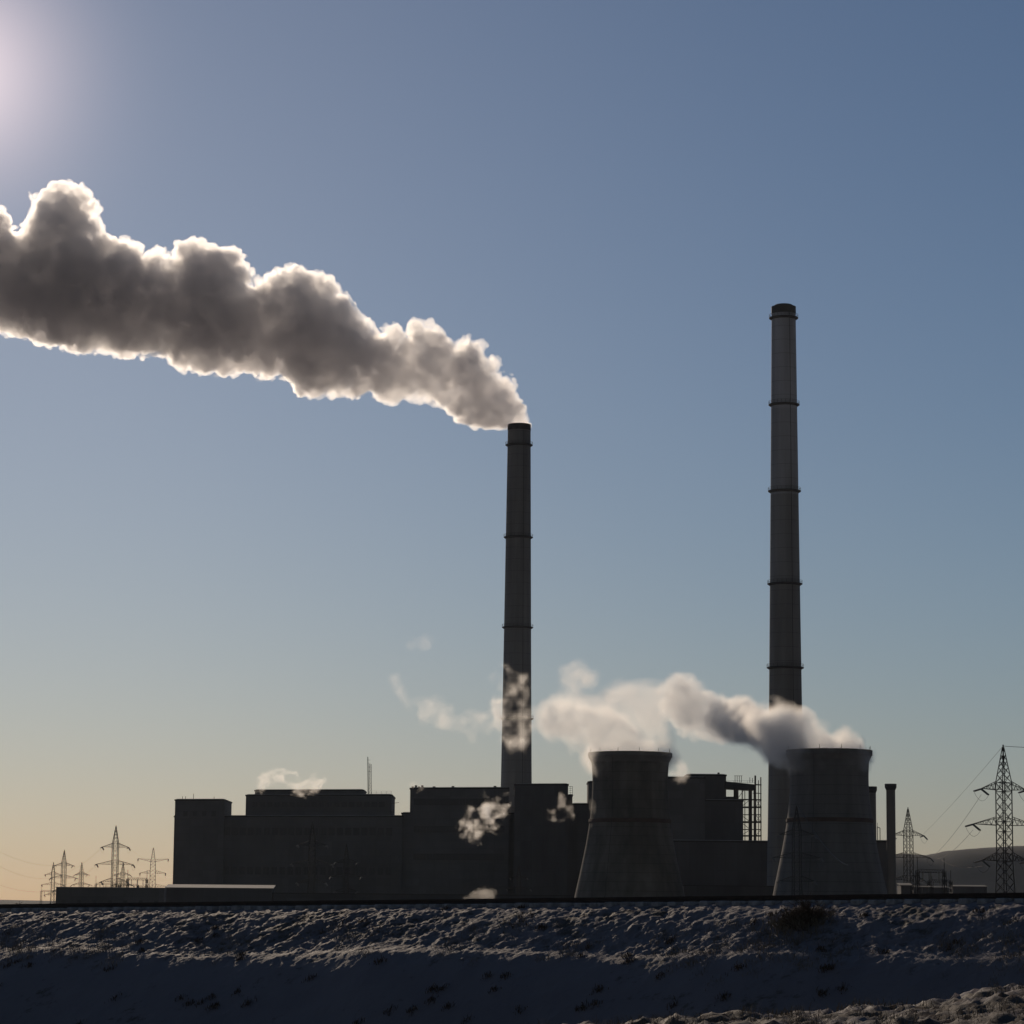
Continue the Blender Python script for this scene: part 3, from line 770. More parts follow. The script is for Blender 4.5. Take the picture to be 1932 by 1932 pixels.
pyF3 = pylon_copy(1503, 1520, 780, 'pylon standing against the right cooling tower, almost lost in shade', rad(12))
pyF4 = pylon_copy(979, 1630, 980, 'very low pylon against the dark bay below the smoking chimney', rad(12))
loc, s = place(289.5, 1599, 1380)
pyT = make_pylon(loc, 'flat armed strain pylon standing just left of the boiler house tower', rad(6), s, 1)

# switchyard gantries
def make_gantry(loc, label, w=9.0, h=15.0, rz=0.0, scale=1.0):
    root = empty('switchyard_gantry', loc, rz, scale); tag(root, label, 'gantry', 'switchyard gantries')
    for sx in (-1, 1):
        m = MB(); lattice_column(m, (sx * w / 2, 0, 0), (sx * w / 2, 0, h), 1.3, .7, 7, .1, .05); m.tube((sx * w / 2, 0, h), (sx * w / 2, 0, h + 3.5), .09); m.build('post', M_steel, root)
    m = MB()
    for z in (h - .5, h + .3): m.tube((-w / 2, 0, z), (w / 2, 0, z), .09)
    for k in range(10): m.tube((-w / 2 + w * k / 10, 0, h - .5), (-w / 2 + w * (k + .5) / 10, 0, h + .3), .05); m.tube((-w / 2 + w * (k + .5) / 10, 0, h + .3), (-w / 2 + w * (k + 1) / 10, 0, h - .5), .05)
    m.build('beam', M_steel, root)
    for k in (-1, 0, 1):
        m = MB()
        for j in range(6): m.tube((k * w * .3, 0, h - .6 - j * .35), (k * w * .3, 0, h - .8 - j * .35), .2, 6)
        m.build('insulator', M_ins, root)
    return root
gA = make_gantry((P(199, 1700, 1290).x, 1290, GROUND), 'gantry under the left arms of the tallest left pylon', rz=.2)
for px, D, sc_, lab in ((211, 1400, .95, 'gantry directly behind the tallest left pylon'), (242, 1330, 1.0, 'gantry just right of the tallest left pylon'), (258, 1420, 1.25, 'tall gantry midway between the tallest left pylon and the flat armed one'),
                       (272, 1300, .9, 'short gantry at the left foot of the flat armed pylon'), (303, 1350, .85, 'short gantry between the flat armed pylon and the boiler house'), (92, 1350, .8, 'low gantry below the small pylon at the left end of the store')):
    o = copy_tree(gA); o.location = (P(px, 1700, D).x, D, GROUND); o.scale = (sc_,) * 3; o['label'] = lab; o.rotation_euler.z = .1 + (px % 7) * .1
gR = None
for px, D, sc_, lab in ((1740, 1000, .95, 'dark gantry before the hill, close right of the small pylon'), (1757, 1050, 1.35, 'tallest dark gantry before the hill, middle of three'), (1774, 1100, 1.15, 'dark gantry before the hill, farthest right of three')):
    o = copy_tree(gA); o.location = (P(px, 1700, D).x, D, GROUND); o.scale = (sc_,) * 3; o['label'] = lab; o.rotation_euler.z = .5
    gR = o

# overhead wires
def wire(pts_pairs, label, r=.045, sag=.03):
    m = MB()
    for a, b in pts_pairs:
        a, b = Vector(a), Vector(b); L = (b - a).length; pts = []
        for k in range(17):
            t = k / 16; p = a.lerp(b, t); p.z -= 4 * t * (1 - t) * L * sag; pts.append(p)
        m.path(pts, r, 3)
    return tag(m.build('overhead_wire', M_wire), label, 'wire', 'overhead wires')
AR = ((31.6, 6.2), (23.8, 8.6), (16.0, 6.2))
gt = lambda px, py, D: P(px, py, D)
k_ = 0
for (za, L), (tx, ty), nm in zip(AR, ((1757, 1618), (1768, 1620), (1776, 1622)), ('top', 'middle', 'bottom')):
    wire([(arm_tip(pyA, za - 1.2, L, -1), gt(tx, ty, 1050))], f'wire falling left from the {nm} left arm of the tall near pylon', .045, .003)
    wire([(arm_tip(pyA, za - 1.2, L, 1), arm_tip(pyA, za - 1.2, L, 1) + Vector((70, -30, 2)))], f'wire leaving right from the {nm} right arm of the tall near pylon', .04, .004)
wire([(arm_tip(pyA, 41.3, 0, 1), P(2100, 1413, 560))], 'earth wire leaving right from the peak of the tall near pylon', .06, .004)
wire([(arm_tip(pyA, 41.3, 0, 1), arm_tip(pyR, 32.4, 6.2, 1))], 'earth wire from the peak of the tall near pylon down to the small right one', .04, .0012)
for (za, L), nm in zip(AR, ('top', 'middle', 'bottom')):
    wire([(arm_tip(pyO, za, L, 1), arm_tip(pyL2, za, L, -1))], f'wire from the {nm} arm of the cut off pylon to the left cluster', .035, .008)
    wire([(arm_tip(pyL, za, L, -1), arm_tip(pyL3, za, L, 1))], f'wire from the {nm} left arm of the tallest left pylon', .035, .008)
    wire([(arm_tip(pyL, za, L, 1), (P(345, 1660, 1190)))], f'wire from the {nm} right arm of the tallest left pylon to the boiler house', .04, .01)
m = MB(); pts = []
for k in range(20):
    t = k / 19; px = 1506 + (1600 - 1506) * t; py = 1520 + 112 * (1 - (1 - t) ** 1.5) * 1.0; pts.append(P(px, py, 782 - 40 * t))
m.path(pts, .09, 4)
tag(m.build('overhead_wire', M_wire), 'thick cable drooping right from the peak of the pylon by the cooling tower', 'wire', 'overhead wires')

# ------------------------------------------------------------------ distant bare trees on the far left and behind the yard
def make_tree(loc, h, seed, label):
    rnd = random.Random(seed); root = empty('bare_tree', loc); tag(root, label, 'tree', 'distant bare trees')
    m = MB(); m.tube((0, 0, -.3), (0, 0, h * .45), h * .03, 5, h * .018); m.build('trunk', M_tree, root)
    m = MB()
    def br(p, d, l, r, dep):
        q = p + d * l; m.tube(p, q, r, 3, r * .6)
        if dep == 0: return
        for k in range(4 if dep > 1 else 5):
            v = (d + Vector((rnd.gauss(0, .5), rnd.gauss(0, .5), rnd.gauss(.15, .35)))).normalized()
            br(p.lerp(q, rnd.uniform(.5, 1)), v, l * rnd.uniform(.55, .8), r * .55, dep - 1)
    for k in range(5):
        a = k * 1.3; br(Vector((0, 0, h * (.25 + .05 * k))), Vector((math.cos(a) * .6, math.sin(a) * .6, .9)).normalized(), h * .22, h * .012, 3)
    m.build('crown', M_tree, root)
tl = [(4, 1700, 7, 'bare tree on the far left skyline, nearest the edge'), (20, 1750, 5, 'low bare tree on the far left skyline, second from the edge'), (36, 1680, 9, 'tallest bare tree on the far left skyline'),
      (45, 1720, 8, 'bare tree touching the right side of the tallest skyline tree'), (62, 1800, 5, 'low bare tree midway along the far left skyline'), (82, 1650, 7.5, 'bare tree on the skyline beside the low gantry')]
for i, (px, D, h, lab) in enumerate(tl): make_tree((P(px, 1700, D).x, D, GROUND), h, 100 + i, lab)
# a low dark treeline / hedge strip on the left skyline
rs = np.random.RandomState(3)
m = MB()
for k in range(2600):
    x = rs.uniform(P(-90, 1700, 1500).x, P(330, 1700, 1500).x); y = rs.uniform(1480, 1540); h = rs.uniform(3.0, 5.6) + 2.4 * max(0, math.sin(x * .05)) * rs.rand() 
    m.tube((x, y, GROUND - .2), (x + rs.uniform(-1.2, 1.2), y, GROUND + h), .8, 3, .12)
tag(m.build('distant_thicket', M_tree), 'dark band of far scrub along the left skyline', 'thicket', kind='stuff')

# ------------------------------------------------------------------ shrub and dead grass
def seen_ground(px, py, D):
    for d in np.arange(D - 16, D + 30, .05):
        p = P(px, py, d)
        if p.z <= ground_z(p.x, d): return p, d
    return P(px, py, D), D
def make_shrub(px, py, D, wid, h, seed, label, n=70):
    rnd = random.Random(seed); p, D = seen_ground(px, py, D); z = p.z
    root = empty('shrub', (p.x, D, z - .05)); tag(root, label, 'shrub', 'leafless shrubs')
    m = MB()
    def br(p, d, l, r, dep):
        q = p + d * l; m.tube(p, q, r, 3, r * .6)
        if dep == 0: return
        for k in range(3):
            v = (d + Vector((rnd.gauss(0, .45), rnd.gauss(0, .45), rnd.gauss(-.05, .35)))).normalized()
            br(p.lerp(q, rnd.uniform(.4, 1)), v, l * rnd.uniform(.5, .85), r * .6, dep - 1)
    for k in range(n):
        x = rnd.gauss(0, wid * .3); d = Vector((x / wid * 1.2 + rnd.gauss(0, .35), rnd.gauss(0, .4), 1)).normalized()
        yy = rnd.gauss(0, .4); zz = ground_z(p.x + x, D + yy) - z - .03
        br(Vector((x, yy, zz)), d, h * rnd.uniform(.25, .6) * (.55 + .45 * math.sin(x * 5.1 + 1) ** 2) * max(.35, 1 - abs(x) / wid), .013, 2)
    m.build('crown', M_twig, root)
    m = MB()
    for k in range(n * 8):
        x = rnd.gauss(-.25 * wid, wid * .42); y = rnd.gauss(-.1, .5); l = h * rnd.uniform(.08, .36)
        a = Vector((x, y, ground_z(p.x + x, D + y) - z - .03)); b = a + Vector((rnd.gauss(0, .12), rnd.gauss(0, .1), l)); m.tube(a, b, .016, 3, .004)
    m.build('dead_stems', M_straw, root)  # dead straw-coloured stems round the shrub's foot, no leaves
make_shrub(1522, 1738, 85.0, 1.05, 1.0, 11, 'bushy leafless shrub breaking the skyline before the right cooling tower', 150)
make_shrub(985, 1740, 90.0, .9, .45, 12, 'small low shrub on the slope below the smoking chimney', 30)
make_shrub(640, 1745, 93.0, 1.2, .4, 13, 'sparse shrub on the slope left of the middle', 30)

def blades(name, label, pts, material, lo, hi, n, spread, w):
    rs = np.random.RandomState(9); V = []; Fq = []
    for (x, y) in pts:
        z = terrain(np.array([x]), np.array([y]))[0][0]
        k = rs.randint(n // 2, n)
        bx = x + rs.randn(k) * spread; by = y + rs.randn(k) * spread; l = rs.uniform(lo, hi, k)
        tx = bx + rs.randn(k) * .4 * l; ty = by + rs.randn(k) * .4 * l; a = rs.rand(k) * 3.14
        zz = terrain(bx, by)[0] - .02
        for i in range(k):
            b0 = len(V); dx, dy = w * math.cos(a[i]), w * math.sin(a[i])
            mx, my, mz = (bx[i] * .6 + tx[i] * .4), (by[i] * .6 + ty[i] * .4), zz[i] + l[i] * .65
            V += [(bx[i] - dx, by[i] - dy, zz[i]), (bx[i] + dx, by[i] + dy, zz[i]), (mx + dx * .7, my + dy * .7, mz), (mx - dx * .7, my - dy * .7, mz), (tx[i], ty[i], zz[i] + l[i] * rs.uniform(.7, 1))]
            Fq += [(b0, b0 + 1, b0 + 2, b0 + 3), (b0 + 3, b0 + 2, b0 + 4)]
    m = MB(); m.add(V, Fq); return tag(m.build(name, material), label, 'grass', kind='stuff')
rs = np.random.RandomState(21)
pts = []
while len(pts) < 520:
    x = rs.uniform(-1, 8.5); y = rs.uniform(27, 38)
    if fbm2(np.array([x * .9]), np.array([y * .9]), 31, 2)[0] > .02: pts.append((x, y))
blades('dead_grass', 'tawny dead grass poking through snow on the near bank', pts, M_straw, .05, .16, 26, .09, .004)
pts = []
while len(pts) < 110:
    x = rs.uniform(-22, 17); u = rs.uniform(.8, 13.5); y = float(track_y(x)) - u * 1.2
    thr = .0 if 5 < u < 10 else .22
    if fbm2(np.array([x * .45]), np.array([y * .45]), 33, 3)[0] > thr + rs.uniform(-.25, .2): pts.append((x, y))
blades('slope_grass', 'scattered dark grass tufts on the far embankment slope', pts, M_twig, .06, .2, 60, .10, .012)

rs = np.random.RandomState(77)
pts = []
while len(pts) < 260:
    x = rs.uniform(-21, 17); u = rs.normal(4.6, .9); y = float(track_y(x)) - u * 1.2
    if fbm2(np.array([x * .35]), np.array([1.7]), 36, 3)[0] > rs.uniform(-.1, .3): pts.append((x, y))
blades('shoulder_grass', 'pale brown dead grass along the shoulder of the embankment', pts, M_straw, .05, .17, 44, .16, .008)

# ------------------------------------------------------------------ steam and smoke
def inside_dist(poly, pts):
    """signed distance (inside positive) of pts to a closed polygon"""
    poly = np.asarray(poly, float); a = poly; b = np.roll(poly, -1, 0)
    d2 = np.full(len(pts), 1e18); ins = np.zeros(len(pts), bool)
    for (x0, y0), (x1, y1) in zip(a, b):
        vx, vy = x1 - x0, y1 - y0; L2 = vx * vx + vy * vy + 1e-9
        t = np.clip(((pts[:, 0] - x0) * vx + (pts[:, 1] - y0) * vy) / L2, 0, 1)
        d2 = np.minimum(d2, (pts[:, 0] - x0 - t * vx) ** 2 + (pts[:, 1] - y0 - t * vy) ** 2)
        c_ = ((y0 > pts[:, 1]) != (y1 > pts[:, 1])) & (pts[:, 0] < (x1 - x0) * (pts[:, 1] - y0) / (y1 - y0 + 1e-12) + x0)
        ins ^= c_
    return np.where(ins, 1, -1) * np.sqrt(d2)

def upsample(a, shape):
    for ax in range(3):
        n = shape[ax]; m_ = a.shape[ax]; t = np.linspace(0, m_ - 1.001, n); i = t.astype(int); f_ = t - i; f_ = f_ * f_ * (3 - 2 * f_)
        sh = [1, 1, 1]; sh[ax] = n; f_ = f_.reshape(sh).astype(np.float32)
        a = np.take(a, i, ax) * (1 - f_) + np.take(a, i + 1, ax) * f_
    return a
def fbm3(shape, voxel, wl, octs, seed, gain=.55, billow=False):
    rs = np.random.RandomState(seed); out = np.zeros(shape, np.float32); amp = 1.0
    for k in range(octs):
        l = wl / 2 ** k
        if l < voxel * 1.6: break
        sh = [max(3, int(s * voxel / l) + 3) for s in shape]
        n = upsample(rs.uniform(-1, 1, sh).astype(np.float32), shape)
        if billow: n = 1 - 2 * np.abs(n)
        out += amp * n; amp *= gain
    return out

def plume(name, label, poly, D, levels, voxel, wl, amp, seed, step=5.0, shrink=.92, kids=0, thick=1.0, octs=5, g=.8, col=(1, 1, 1), billow=False, absorb=(0, None), dens_name=('veil', 'core'), Dshift=None, kid_r=(.22, .42), cat='steam', clampf=None, gain=.55, core=None, kids_gen=(), lumps=(), lump_off=.42, extra=()):
    rs = np.random.RandomState(seed); poly = np.asarray(poly, float)
    x0, y0 = poly.min(0); x1, y1 = poly.max(0)
    gx, gy = np.meshgrid(np.arange(x0, x1, step), np.arange(y0, y1, step)); pts = np.stack([gx.ravel(), gy.ravel()], -1)
    pts = pts + rs.uniform(-step / 2, step / 2, pts.shape)
    d = inside_dist(poly, pts); k = d > step * .35; pts, d = pts[k], d[k]
    M = d.copy()
    for i in range(len(pts)):
        dd = np.hypot(pts[:, 0] - pts[i, 0], pts[:, 1] - pts[i, 1]); c_ = dd < d; M[i] = max(M[i], d[c_].max() if c_.any() else 0)
    mpp = D / FPX
    t = np.sqrt(np.maximum(2 * M * d - d * d, 0)); off = rs.uniform(-1, 1, len(d)) * np.maximum(t - d, 0) * mpp * thick
    sp_ = []
    for (px, py), dd, o_ in zip(pts, d, off):
        Dz = D + (Dshift(px) if Dshift else 0)
        c_ = P(px, py, Dz); sp_.append((c_.x, Dz + o_, c_.z, dd * mpp * shrink))
    for px, py, De, r_ in extra:
        c_ = P(px, py, De); sp_.append((c_.x, De, c_.z, r_))
    sp_ = np.array(sp_)
    if kids:
        big = sp_[sp_[:, 3] > 2.5 * voxel * 2]
        for _ in range(kids):
            s_ = big[rs.randint(len(big))]; v = rs.randn(3); v /= np.linalg.norm(v); r = s_[3] * rs.uniform(*kid_r)
            sp_ = np.vstack([sp_, [s_[0] + v[0] * s_[3] * .86, s_[1] + v[1] * s_[3] * .86, s_[2] + v[2] * s_[3] * .86, r]])
    pad = amp * 2 + 3 * voxel
    lo = (sp_[:, :3] - sp_[:, 3:4]).min(0) - pad; hi = (sp_[:, :3] + sp_[:, 3:4]).max(0) + pad
    shape = tuple(int(math.ceil((hi[i] - lo[i]) / voxel)) + 1 for i in range(3))
    reach = amp * 1.8 + voxel + sum(l_[1] for l_ in lumps)
    f_ = np.full(shape, -(reach + 1), np.float32)
    ax = [lo[i] + voxel * np.arange(shape[i]) for i in range(3)]
    for x, y, z, r in sp_:
        R_ = r + reach; i0 = [max(0, int((c_ - R_ - l) / voxel)) for c_, l in zip((x, y, z), lo)]; i1 = [min(s, int((c_ + R_ - l) / voxel) + 2) for c_, l, s in zip((x, y, z), lo, shape)]
        sx, sy, sz = (slice(a, b) for a, b in zip(i0, i1))
        q = r - np.sqrt((ax[0][sx, None, None] - x) ** 2 + (ax[1][None, sy, None] - y) ** 2 + (ax[2][None, None, sz] - z) ** 2)
        np.maximum(f_[sx, sy, sz], q, out=f_[sx, sy, sz])
    for R0, amp0 in lumps:
        cand = np.argwhere((f_ > -.8 * R0) & (f_ < R0 * .9))
        nn = int(len(cand) * voxel ** 3 / (R0 ** 3 * 1.5)); cand = cand[rs.randint(len(cand), size=nn)]
        w_ = np.zeros(shape, np.float32)
        for ci in cand:
            x, y, z = (lo[i] + voxel * (ci[i] + rs.uniform(-.5, .5)) for i in range(3)); r = R0 * rs.uniform(.8, 1.25)
            i0 = [max(0, int((c_ - r - l) / voxel)) for c_, l in zip((x, y, z), lo)]; i1 = [min(s, int((c_ + r - l) / voxel) + 2) for c_, l, s in zip((x, y, z), lo, shape)]
            sx, sy, sz = (slice(a, b) for a, b in zip(i0, i1))
            q = 1 - ((ax[0][sx, None, None] - x) ** 2 + (ax[1][None, sy, None] - y) ** 2 + (ax[2][None, None, sz] - z) ** 2) / (r * r)
            np.maximum(w_[sx, sy, sz], q, out=w_[sx, sy, sz])
        f_ += amp0 * (w_ - lump_off)
    shell_ = f_ > -(reach + .5)
    for r_lo, r_hi, n_kid, push in kids_gen:
        for b_ in range(6):
            rr_ = r_lo * (r_hi / r_lo) ** ((b_ + .5) / 6)
            cand = np.argwhere(np.abs(f_ - push * rr_) < voxel * .55)
            if not len(cand): continue
            nn = int(n_kid * (r_lo / rr_) ** 1.5)
            cand = cand[rs.randint(len(cand), size=nn)]
            for ci in cand:
                x, y, z = (lo[i] + voxel * (ci[i] + rs.uniform(-.5, .5)) for i in range(3)); r = rr_ * rs.uniform(.85, 1.15); R_ = r + 2.5 * voxel
                i0 = [max(0, int((c_ - R_ - l) / voxel)) for c_, l in zip((x, y, z), lo)]; i1 = [min(s, int((c_ + R_ - l) / voxel) + 2) for c_, l, s in zip((x, y, z), lo, shape)]
                sx, sy, sz = (slice(a, b) for a, b in zip(i0, i1))
                q = r - np.sqrt((ax[0][sx, None, None] - x) ** 2 + (ax[1][None, sy, None] - y) ** 2 + (ax[2][None, None, sz] - z) ** 2)
                np.maximum(f_[sx, sy, sz], q, out=f_[sx, sy, sz])
    if clampf: np.minimum(f_, clampf, out=f_)
    f_ += amp * fbm3(shape, voxel, wl, octs, seed + 5, gain, billow)
    f_[~shell_] = -5
    fine_ = f_
    if core:
        big_ = fbm3(shape, voxel, core[2], 4, seed + 9, .55)
    for a in range(3):
        ix = [slice(None)] * 3
        for e in (0, 1, -1, -2): ix[a] = e; f_[tuple(ix)] = -5
    root = None
    for li, (iso, dens) in enumerate(levels):
        if core and li: fine_ = np.minimum(f_, core[0]) + core[1] * big_
        for a in range(3):
            ix = [slice(None)] * 3
            for e in (0, 1, -1, -2): ix[a] = e; fine_[tuple(ix)] = -5
        gr = vdb.FloatGrid(5.0); gr.copyFromArray((iso - fine_).astype(np.float32))
        gr.transform = vdb.createLinearTransform(voxel)
        P_, Q_ = gr.convertToQuads(isovalue=0.0)
        if len(P_) < 20: continue
        P_ = np.asarray(P_) + lo; Q_ = np.asarray(Q_)
        v0, v1, v2, v3 = (P_[Q_[:, i]] for i in range(4)); c0 = P_.mean(0)
        vol = (np.einsum('ij,ij->i', v0 - c0, np.cross(v1 - c0, v2 - c0)) + np.einsum('ij,ij->i', v0 - c0, np.cross(v2 - c0, v3 - c0))).sum()
        if vol < 0: Q_ = Q_[:, ::-1]
        nm = name if root is None else dens_name[1]
        me = bpy.data.meshes.new(nm); fill_mesh(me, P_, Q_)
        me.materials.append(vol_mat(nm + '_volume', dens, g, col, absorb[0] if root is not None else absorb[0] * .3, absorb[1] or (.5, .5, .5)))
        o = bpy.data.objects.new(nm, me); COL.objects.link(o)
        if root is None: root = tag(o, label, cat, kind='stuff')
        else: o.parent = root
        print('PLUME', name, li, len(P_), shape)
    return root

BIG = [(962, 801), (996, 802), (992, 775), (980, 748), (962, 722), (945, 700), (930, 668), (905, 645), (880, 640), (862, 658), (840, 635), (822, 614), (795, 603), (775, 615), (765, 630), (748, 611), (728, 620),
       (712, 625), (690, 605), (668, 582), (658, 556), (635, 548), (622, 528), (598, 514), (565, 508), (530, 515), (500, 526), (485, 540), (478, 558), (470, 538), (465, 490), (440, 475), (415, 470), (385, 464), (355, 459), (340, 470),
       (334, 486), (320, 494), (308, 477), (290, 470), (278, 480), (250, 463), (225, 458), (205, 460), (187, 445), (190, 410), (180, 385), (165, 365), (148, 350), (112, 348), (82, 358), (64, 385), (60, 415), (45, 445), (35, 452), (20, 430), (0, 395), (-25, 370), (-70, 360), (-110, 390),
       (-120, 590), (-50, 610), (0, 616), (50, 638), (110, 650), (170, 660), (230, 668), (255, 674), (300, 670), (335, 690), (400, 696), (430, 698), (460, 690), (500, 703), (530, 706), (560, 734), (600, 744), (640, 738), (680, 740), (740, 755), (800, 751), (832, 766), (868, 792), (900, 800), (930, 800)]
plume('chimney_smoke', 'huge billowing plume of smoke streaming left from the smoking chimney', BIG, 1200.0, [(0, .11), (.9, .14), (2.6, .07)], .45, 2.6, .6, 7, step=4.5, shrink=.88, lump_off=.58, thick=1.0, octs=3, gain=.6, g=.74, col=(1.0, 1.0, 1.0), absorb=(.006, (.50, .42, .56)), cat='smoke', core=(4.5, 3.0, 16.0), lumps=((8.0, 4.6), (4.0, 3.4), (2.0, 1.7)))

S1 = [(1640, 1420), (1632, 1403), (1616, 1391), (1595, 1386), (1570, 1386), (1546, 1370), (1532, 1347), (1515, 1335), (1492, 1336), (1478, 1328), (1458, 1325), (1440, 1338), (1425, 1335), (1402, 1321), (1375, 1327), (1355, 1322), (1335, 1303), (1305, 1283), (1275, 1272), (1258, 1280), (1243, 1298), (1240, 1322), (1252, 1345), (1266, 1366), (1290, 1384), (1330, 1390), (1380, 1396), (1420, 1408), (1445, 1428), (1468, 1443), (1490, 1440), (1508, 1434), (1560, 1436), (1620, 1436), (1636, 1432)]
ST = dict(g=.66, octs=6, col=(1, .97, .925))
plume('tower_steam', 'thick steam rolling left off the right cooling tower across the idle chimney', S1, 900.0, [(-1.0, .025), (-.2, .04), (.6, .06), (1.6, .07), (3.0, .05)], .3, 8.0, 1.3, 21, clampf=5, thick=.55, extra=[(px, 1427 - 10 * (1550 < px < 1610), 900 + dd, 5.2 - abs(dd) * .12) for px in range(1508, 1616, 17) for dd in (-8, 0, 8)], lumps=((4.5, 3.0), (2.2, 1.6)), step=4, shrink=.85, kids=500, Dshift=lambda px: 95 * float(sstep(0, 1, np.float64((1492 - px) / 170.0))), **ST)
S2 = [(1264, 1424), (1250, 1408), (1225, 1398), (1200, 1380), (1165, 1352), (1135, 1338), (1095, 1322), (1060, 1318), (1030, 1330), (1008, 1345), (1006, 1368), (1024, 1392), (1060, 1402), (1095, 1412), (1118, 1426), (1150, 1436), (1230, 1436)]
plume('tower_steam', 'paler steam spreading left off the left cooling tower', S2, 950.0, [(-1.2, .016), (-.2, .026), (.8, .04), (1.8, .06)], .35, 9.0, 1.7, 22, clampf=3, extra=[(px, 1428, 950 + dd, 4.2) for px in range(1128, 1258, 17) for dd in (-8, 0, 8)], lumps=((4.5, 2.6), (2.2, 1.5)), step=4, shrink=.85, kids=200, **ST)
S2b = [(1250, 1286), (1200, 1284), (1140, 1290), (1095, 1300), (1050, 1305), (1015, 1325), (1045, 1345), (1100, 1350), (1160, 1372), (1215, 1404), (1262, 1412), (1275, 1385), (1268, 1340)]
plume('thin_steam', 'faint veil of steam hanging between the two cooling tower plumes', S2b, 930.0, [(-.6, .014), (.5, .022), (1.6, .035)], .5, 10.0, 2.8, 23, clampf=2, step=4, shrink=.8, **ST)
S3 = [(1057, 1290), (1058, 1262), (1080, 1249), (1104, 1255), (1128, 1275), (1124, 1300), (1098, 1302), (1075, 1300)]
plume('detached_puff', 'detached puff of steam floating above and left of the left cooling tower', S3, 950.0, [(-.8, .015), (.2, .025), (1.2, .05)], .3, 5.0, 1.4, 24, clampf=1.5, lumps=((2.2, 1.4),), step=3, shrink=.85, **ST)
S4 = [(918, 1285), (920, 1264), (938, 1262), (955, 1254), (972, 1270), (1000, 1276), (1010, 1292), (1006, 1320), (1004, 1350), (1010, 1380), (1000, 1405), (985, 1425), (960, 1420), (945, 1395), (930, 1365), (925, 1330)]
plume('drifting_steam', 'wispy steam drifting across the lower shaft of the smoking chimney', S4, 1000.0, [(.2, .012), (.9, .025), (1.5, .05), (2.1, .08)], .25, 6.0, 2.3, 25, clampf=.6, thick=.6,  step=3, shrink=.8, **ST)
S5 = [(733, 1278), (748, 1272), (765, 1298), (800, 1314), (850, 1322), (890, 1335), (935, 1350), (925, 1392), (890, 1402), (850, 1385), (800, 1368), (768, 1345), (745, 1312)]
plume('thin_steam', 'very faint shreds of steam far left of the smoking chimney', S5, 1000.0, [(.2, .016), (1.1, .024), (2.0, .035)], .4, 8.0, 2.3, 26, clampf=1.0, step=4, shrink=.8, **ST)
S5b = [(772, 1222), (778, 1200), (800, 1190), (818, 1204), (812, 1226), (790, 1232)]
plume('thin_steam', 'tiny faint wisp alone high in the sky left of the smoking chimney', S5b, 1000.0, [(.0, .010), (1, .015)], .35, 5.0, 1.7, 27, clampf=1, step=3, shrink=.8, **ST)
S6 = [(482, 1490), (480, 1475), (495, 1462), (515, 1452), (540, 1446), (560, 1455), (572, 1468), (590, 1462), (612, 1472), (608, 1488), (590, 1500), (572, 1506), (550, 1498), (548, 1482), (530, 1476), (510, 1480), (495, 1494)]
plume('roof_steam', 'curl of steam escaping over the boiler house roof', S6, 1150.0, [(.1, .022), (.6, .04), (1.1, .07)], .2, 4.2, 1.8, 28, clampf=.5, gain=.64, step=2.5, shrink=.85, **ST)
S7 = [(772, 1492), (770, 1478), (785, 1472), (800, 1480), (800, 1490), (786, 1494)]
plume('roof_steam', 'small wisp of steam at the left corner of the turbine hall roof', S7, 1128.0, [(-.1, .02), (.5, .04)], .22, 3.0, 1.1, 29, clampf=.7, step=2, shrink=.85, **ST)
S8 = [(870, 1582), (875, 1570), (870, 1550), (875, 1528), (900, 1518), (915, 1508), (938, 1516), (962, 1512), (968, 1522), (948, 1540), (938, 1548), (942, 1565), (920, 1575), (905, 1585), (885, 1592)]
plume('yard_steam', 'bright patch of steam in front of the turbine hall wall', S8, 1000.0, [(.1, .025), (.6, .05), (1.1, .09), (1.6, .16)], .18, 4.4, 1.9, 30, clampf=.45, gain=.66, step=2.5, shrink=.85, kids=150, **ST)
S8b = [(905, 1500), (912, 1492), (925, 1502), (940, 1500), (958, 1492), (962, 1500), (940, 1512), (920, 1514)]
plume('yard_steam', 'faint shred of steam above the bright patch before the turbine hall', S8b, 1000.0, [(.1, .03), (.7, .05)], .22, 3.0, 1.2, 31, clampf=.5, step=2, shrink=.85, **ST)
S9 = [(1028, 1540), (1032, 1530), (1050, 1528), (1052, 1508), (1050, 1495), (1060, 1492), (1066, 1510), (1064, 1526), (1080, 1516), (1088, 1520), (1086, 1540), (1060, 1546)]
plume('yard_steam', 'thin curl of steam against the dark bunker bay', S9, 1000.0, [(.3, .02), (.8, .035), (1.3, .06)], .18, 4.2, 1.8, 32, clampf=.35, gain=.66, step=2, shrink=.85, **ST)
S10 = [(866, 1700), (880, 1688), (895, 1680), (915, 1672), (932, 1676), (934, 1700)]
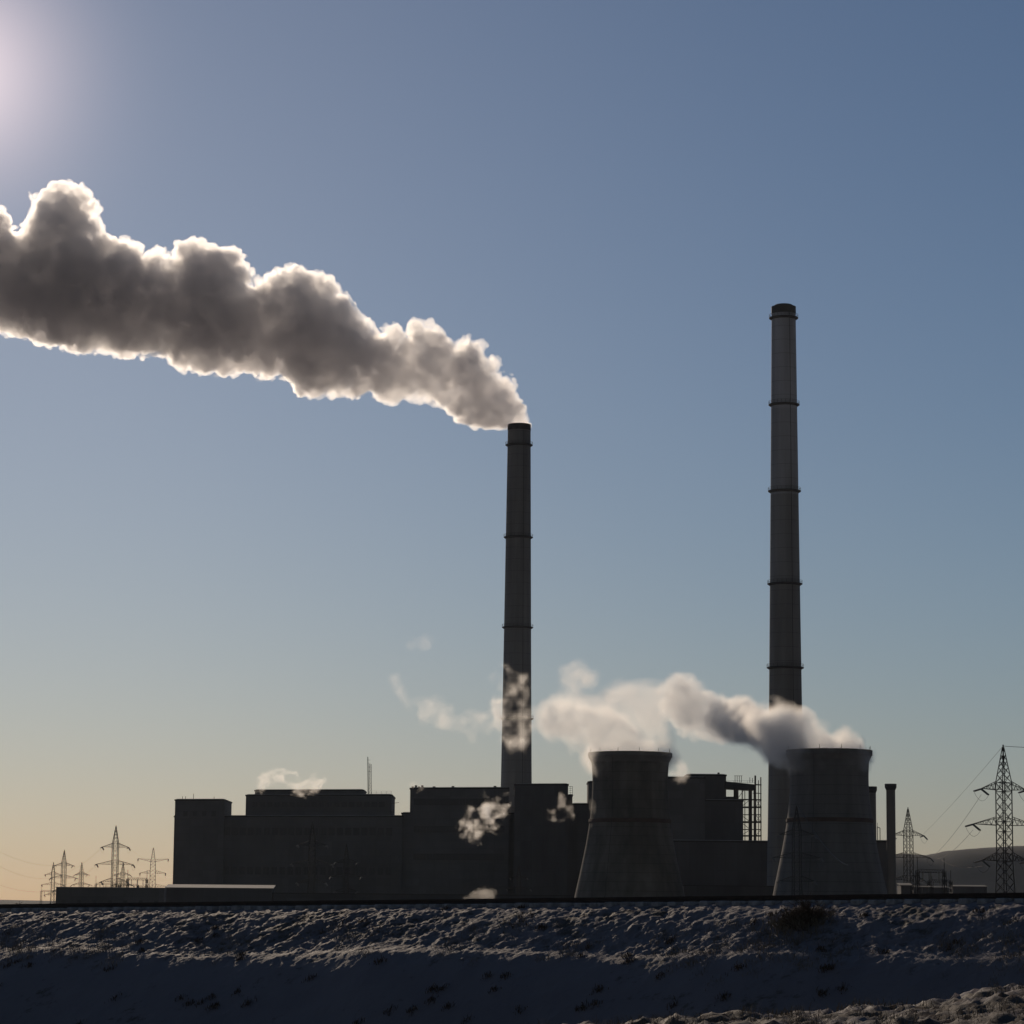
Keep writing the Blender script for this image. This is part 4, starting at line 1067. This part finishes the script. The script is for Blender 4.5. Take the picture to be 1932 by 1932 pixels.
plume('yard_steam', 'low bright puff of steam at ground level by the embankment edge', S10, 900.0, [(-.2, .03), (.3, .05)], .3, 2.6, .9, 33, step=2, shrink=.9, **ST)
S11 = [(1266, 1474), (1272, 1450), (1282, 1436), (1294, 1440), (1300, 1458), (1296, 1474), (1280, 1480)]
plume('roof_steam', 'small puff of steam tucked behind the right shoulder of the left cooling tower', S11, 1060.0, [(-.3, .03), (.3, .05), (.9, .1)], .25, 3.6, 1.3, 34, clampf=1.2, step=2, shrink=.85, **ST)
S12 = [(1112, 1560), (1110, 1520), (1116, 1500), (1122, 1520), (1120, 1560)]
plume('yard_steam', 'thread of steam climbing the left flank of the left cooling tower', S12, 925.0, [(.2, .03)], .3, 3.0, .9, 35, step=1.5, shrink=.95, **ST)

for k, (poly_, lab_) in enumerate((([(477, 700), (486, 701), (498, 712), (494, 722), (484, 716)], 'small torn shred of smoke hanging just under the big plume'),
                                   ([(385, 700), (402, 702), (418, 699), (432, 706), (412, 710), (392, 707)], 'ragged fringe of smoke under the middle of the big plume'))):
    plume('smoke_shred', lab_, poly_, 1195.0, [(-.3, .04), (.3, .07)], .3, 2.4, 1.0, 60 + k, step=2, shrink=.9, clampf=.8, g=.7, octs=4, col=(1, .97, .95), cat='smoke')

# ------------------------------------------------------------------ haze
m = MB(); m.box(-6600, 6600, -300, 7500, GROUND - 9, 260)
hz = m.build('haze', vol_mat('haze_air', 1.4e-5, .55, (.95, .97, 1.0)))
t_ = hz.data.materials[0].node_tree
for n_ in list(t_.nodes):
    if n_.type == 'VOLUME_SCATTER': t_.nodes.remove(n_)
pv = t_.nodes.new('ShaderNodeVolumePrincipled'); pv.inputs['Color'].default_value = (.78, .88, 1, 1); pv.inputs['Density'].default_value = 1.4e-5; pv.inputs['Anisotropy'].default_value = .5
out = [n_ for n_ in t_.nodes if n_.type == 'OUTPUT_MATERIAL'][0]; t_.links.new(pv.outputs[0], out.inputs['Volume'])
tag(hz, 'thin winter haze over the whole plain', 'haze', kind='stuff')
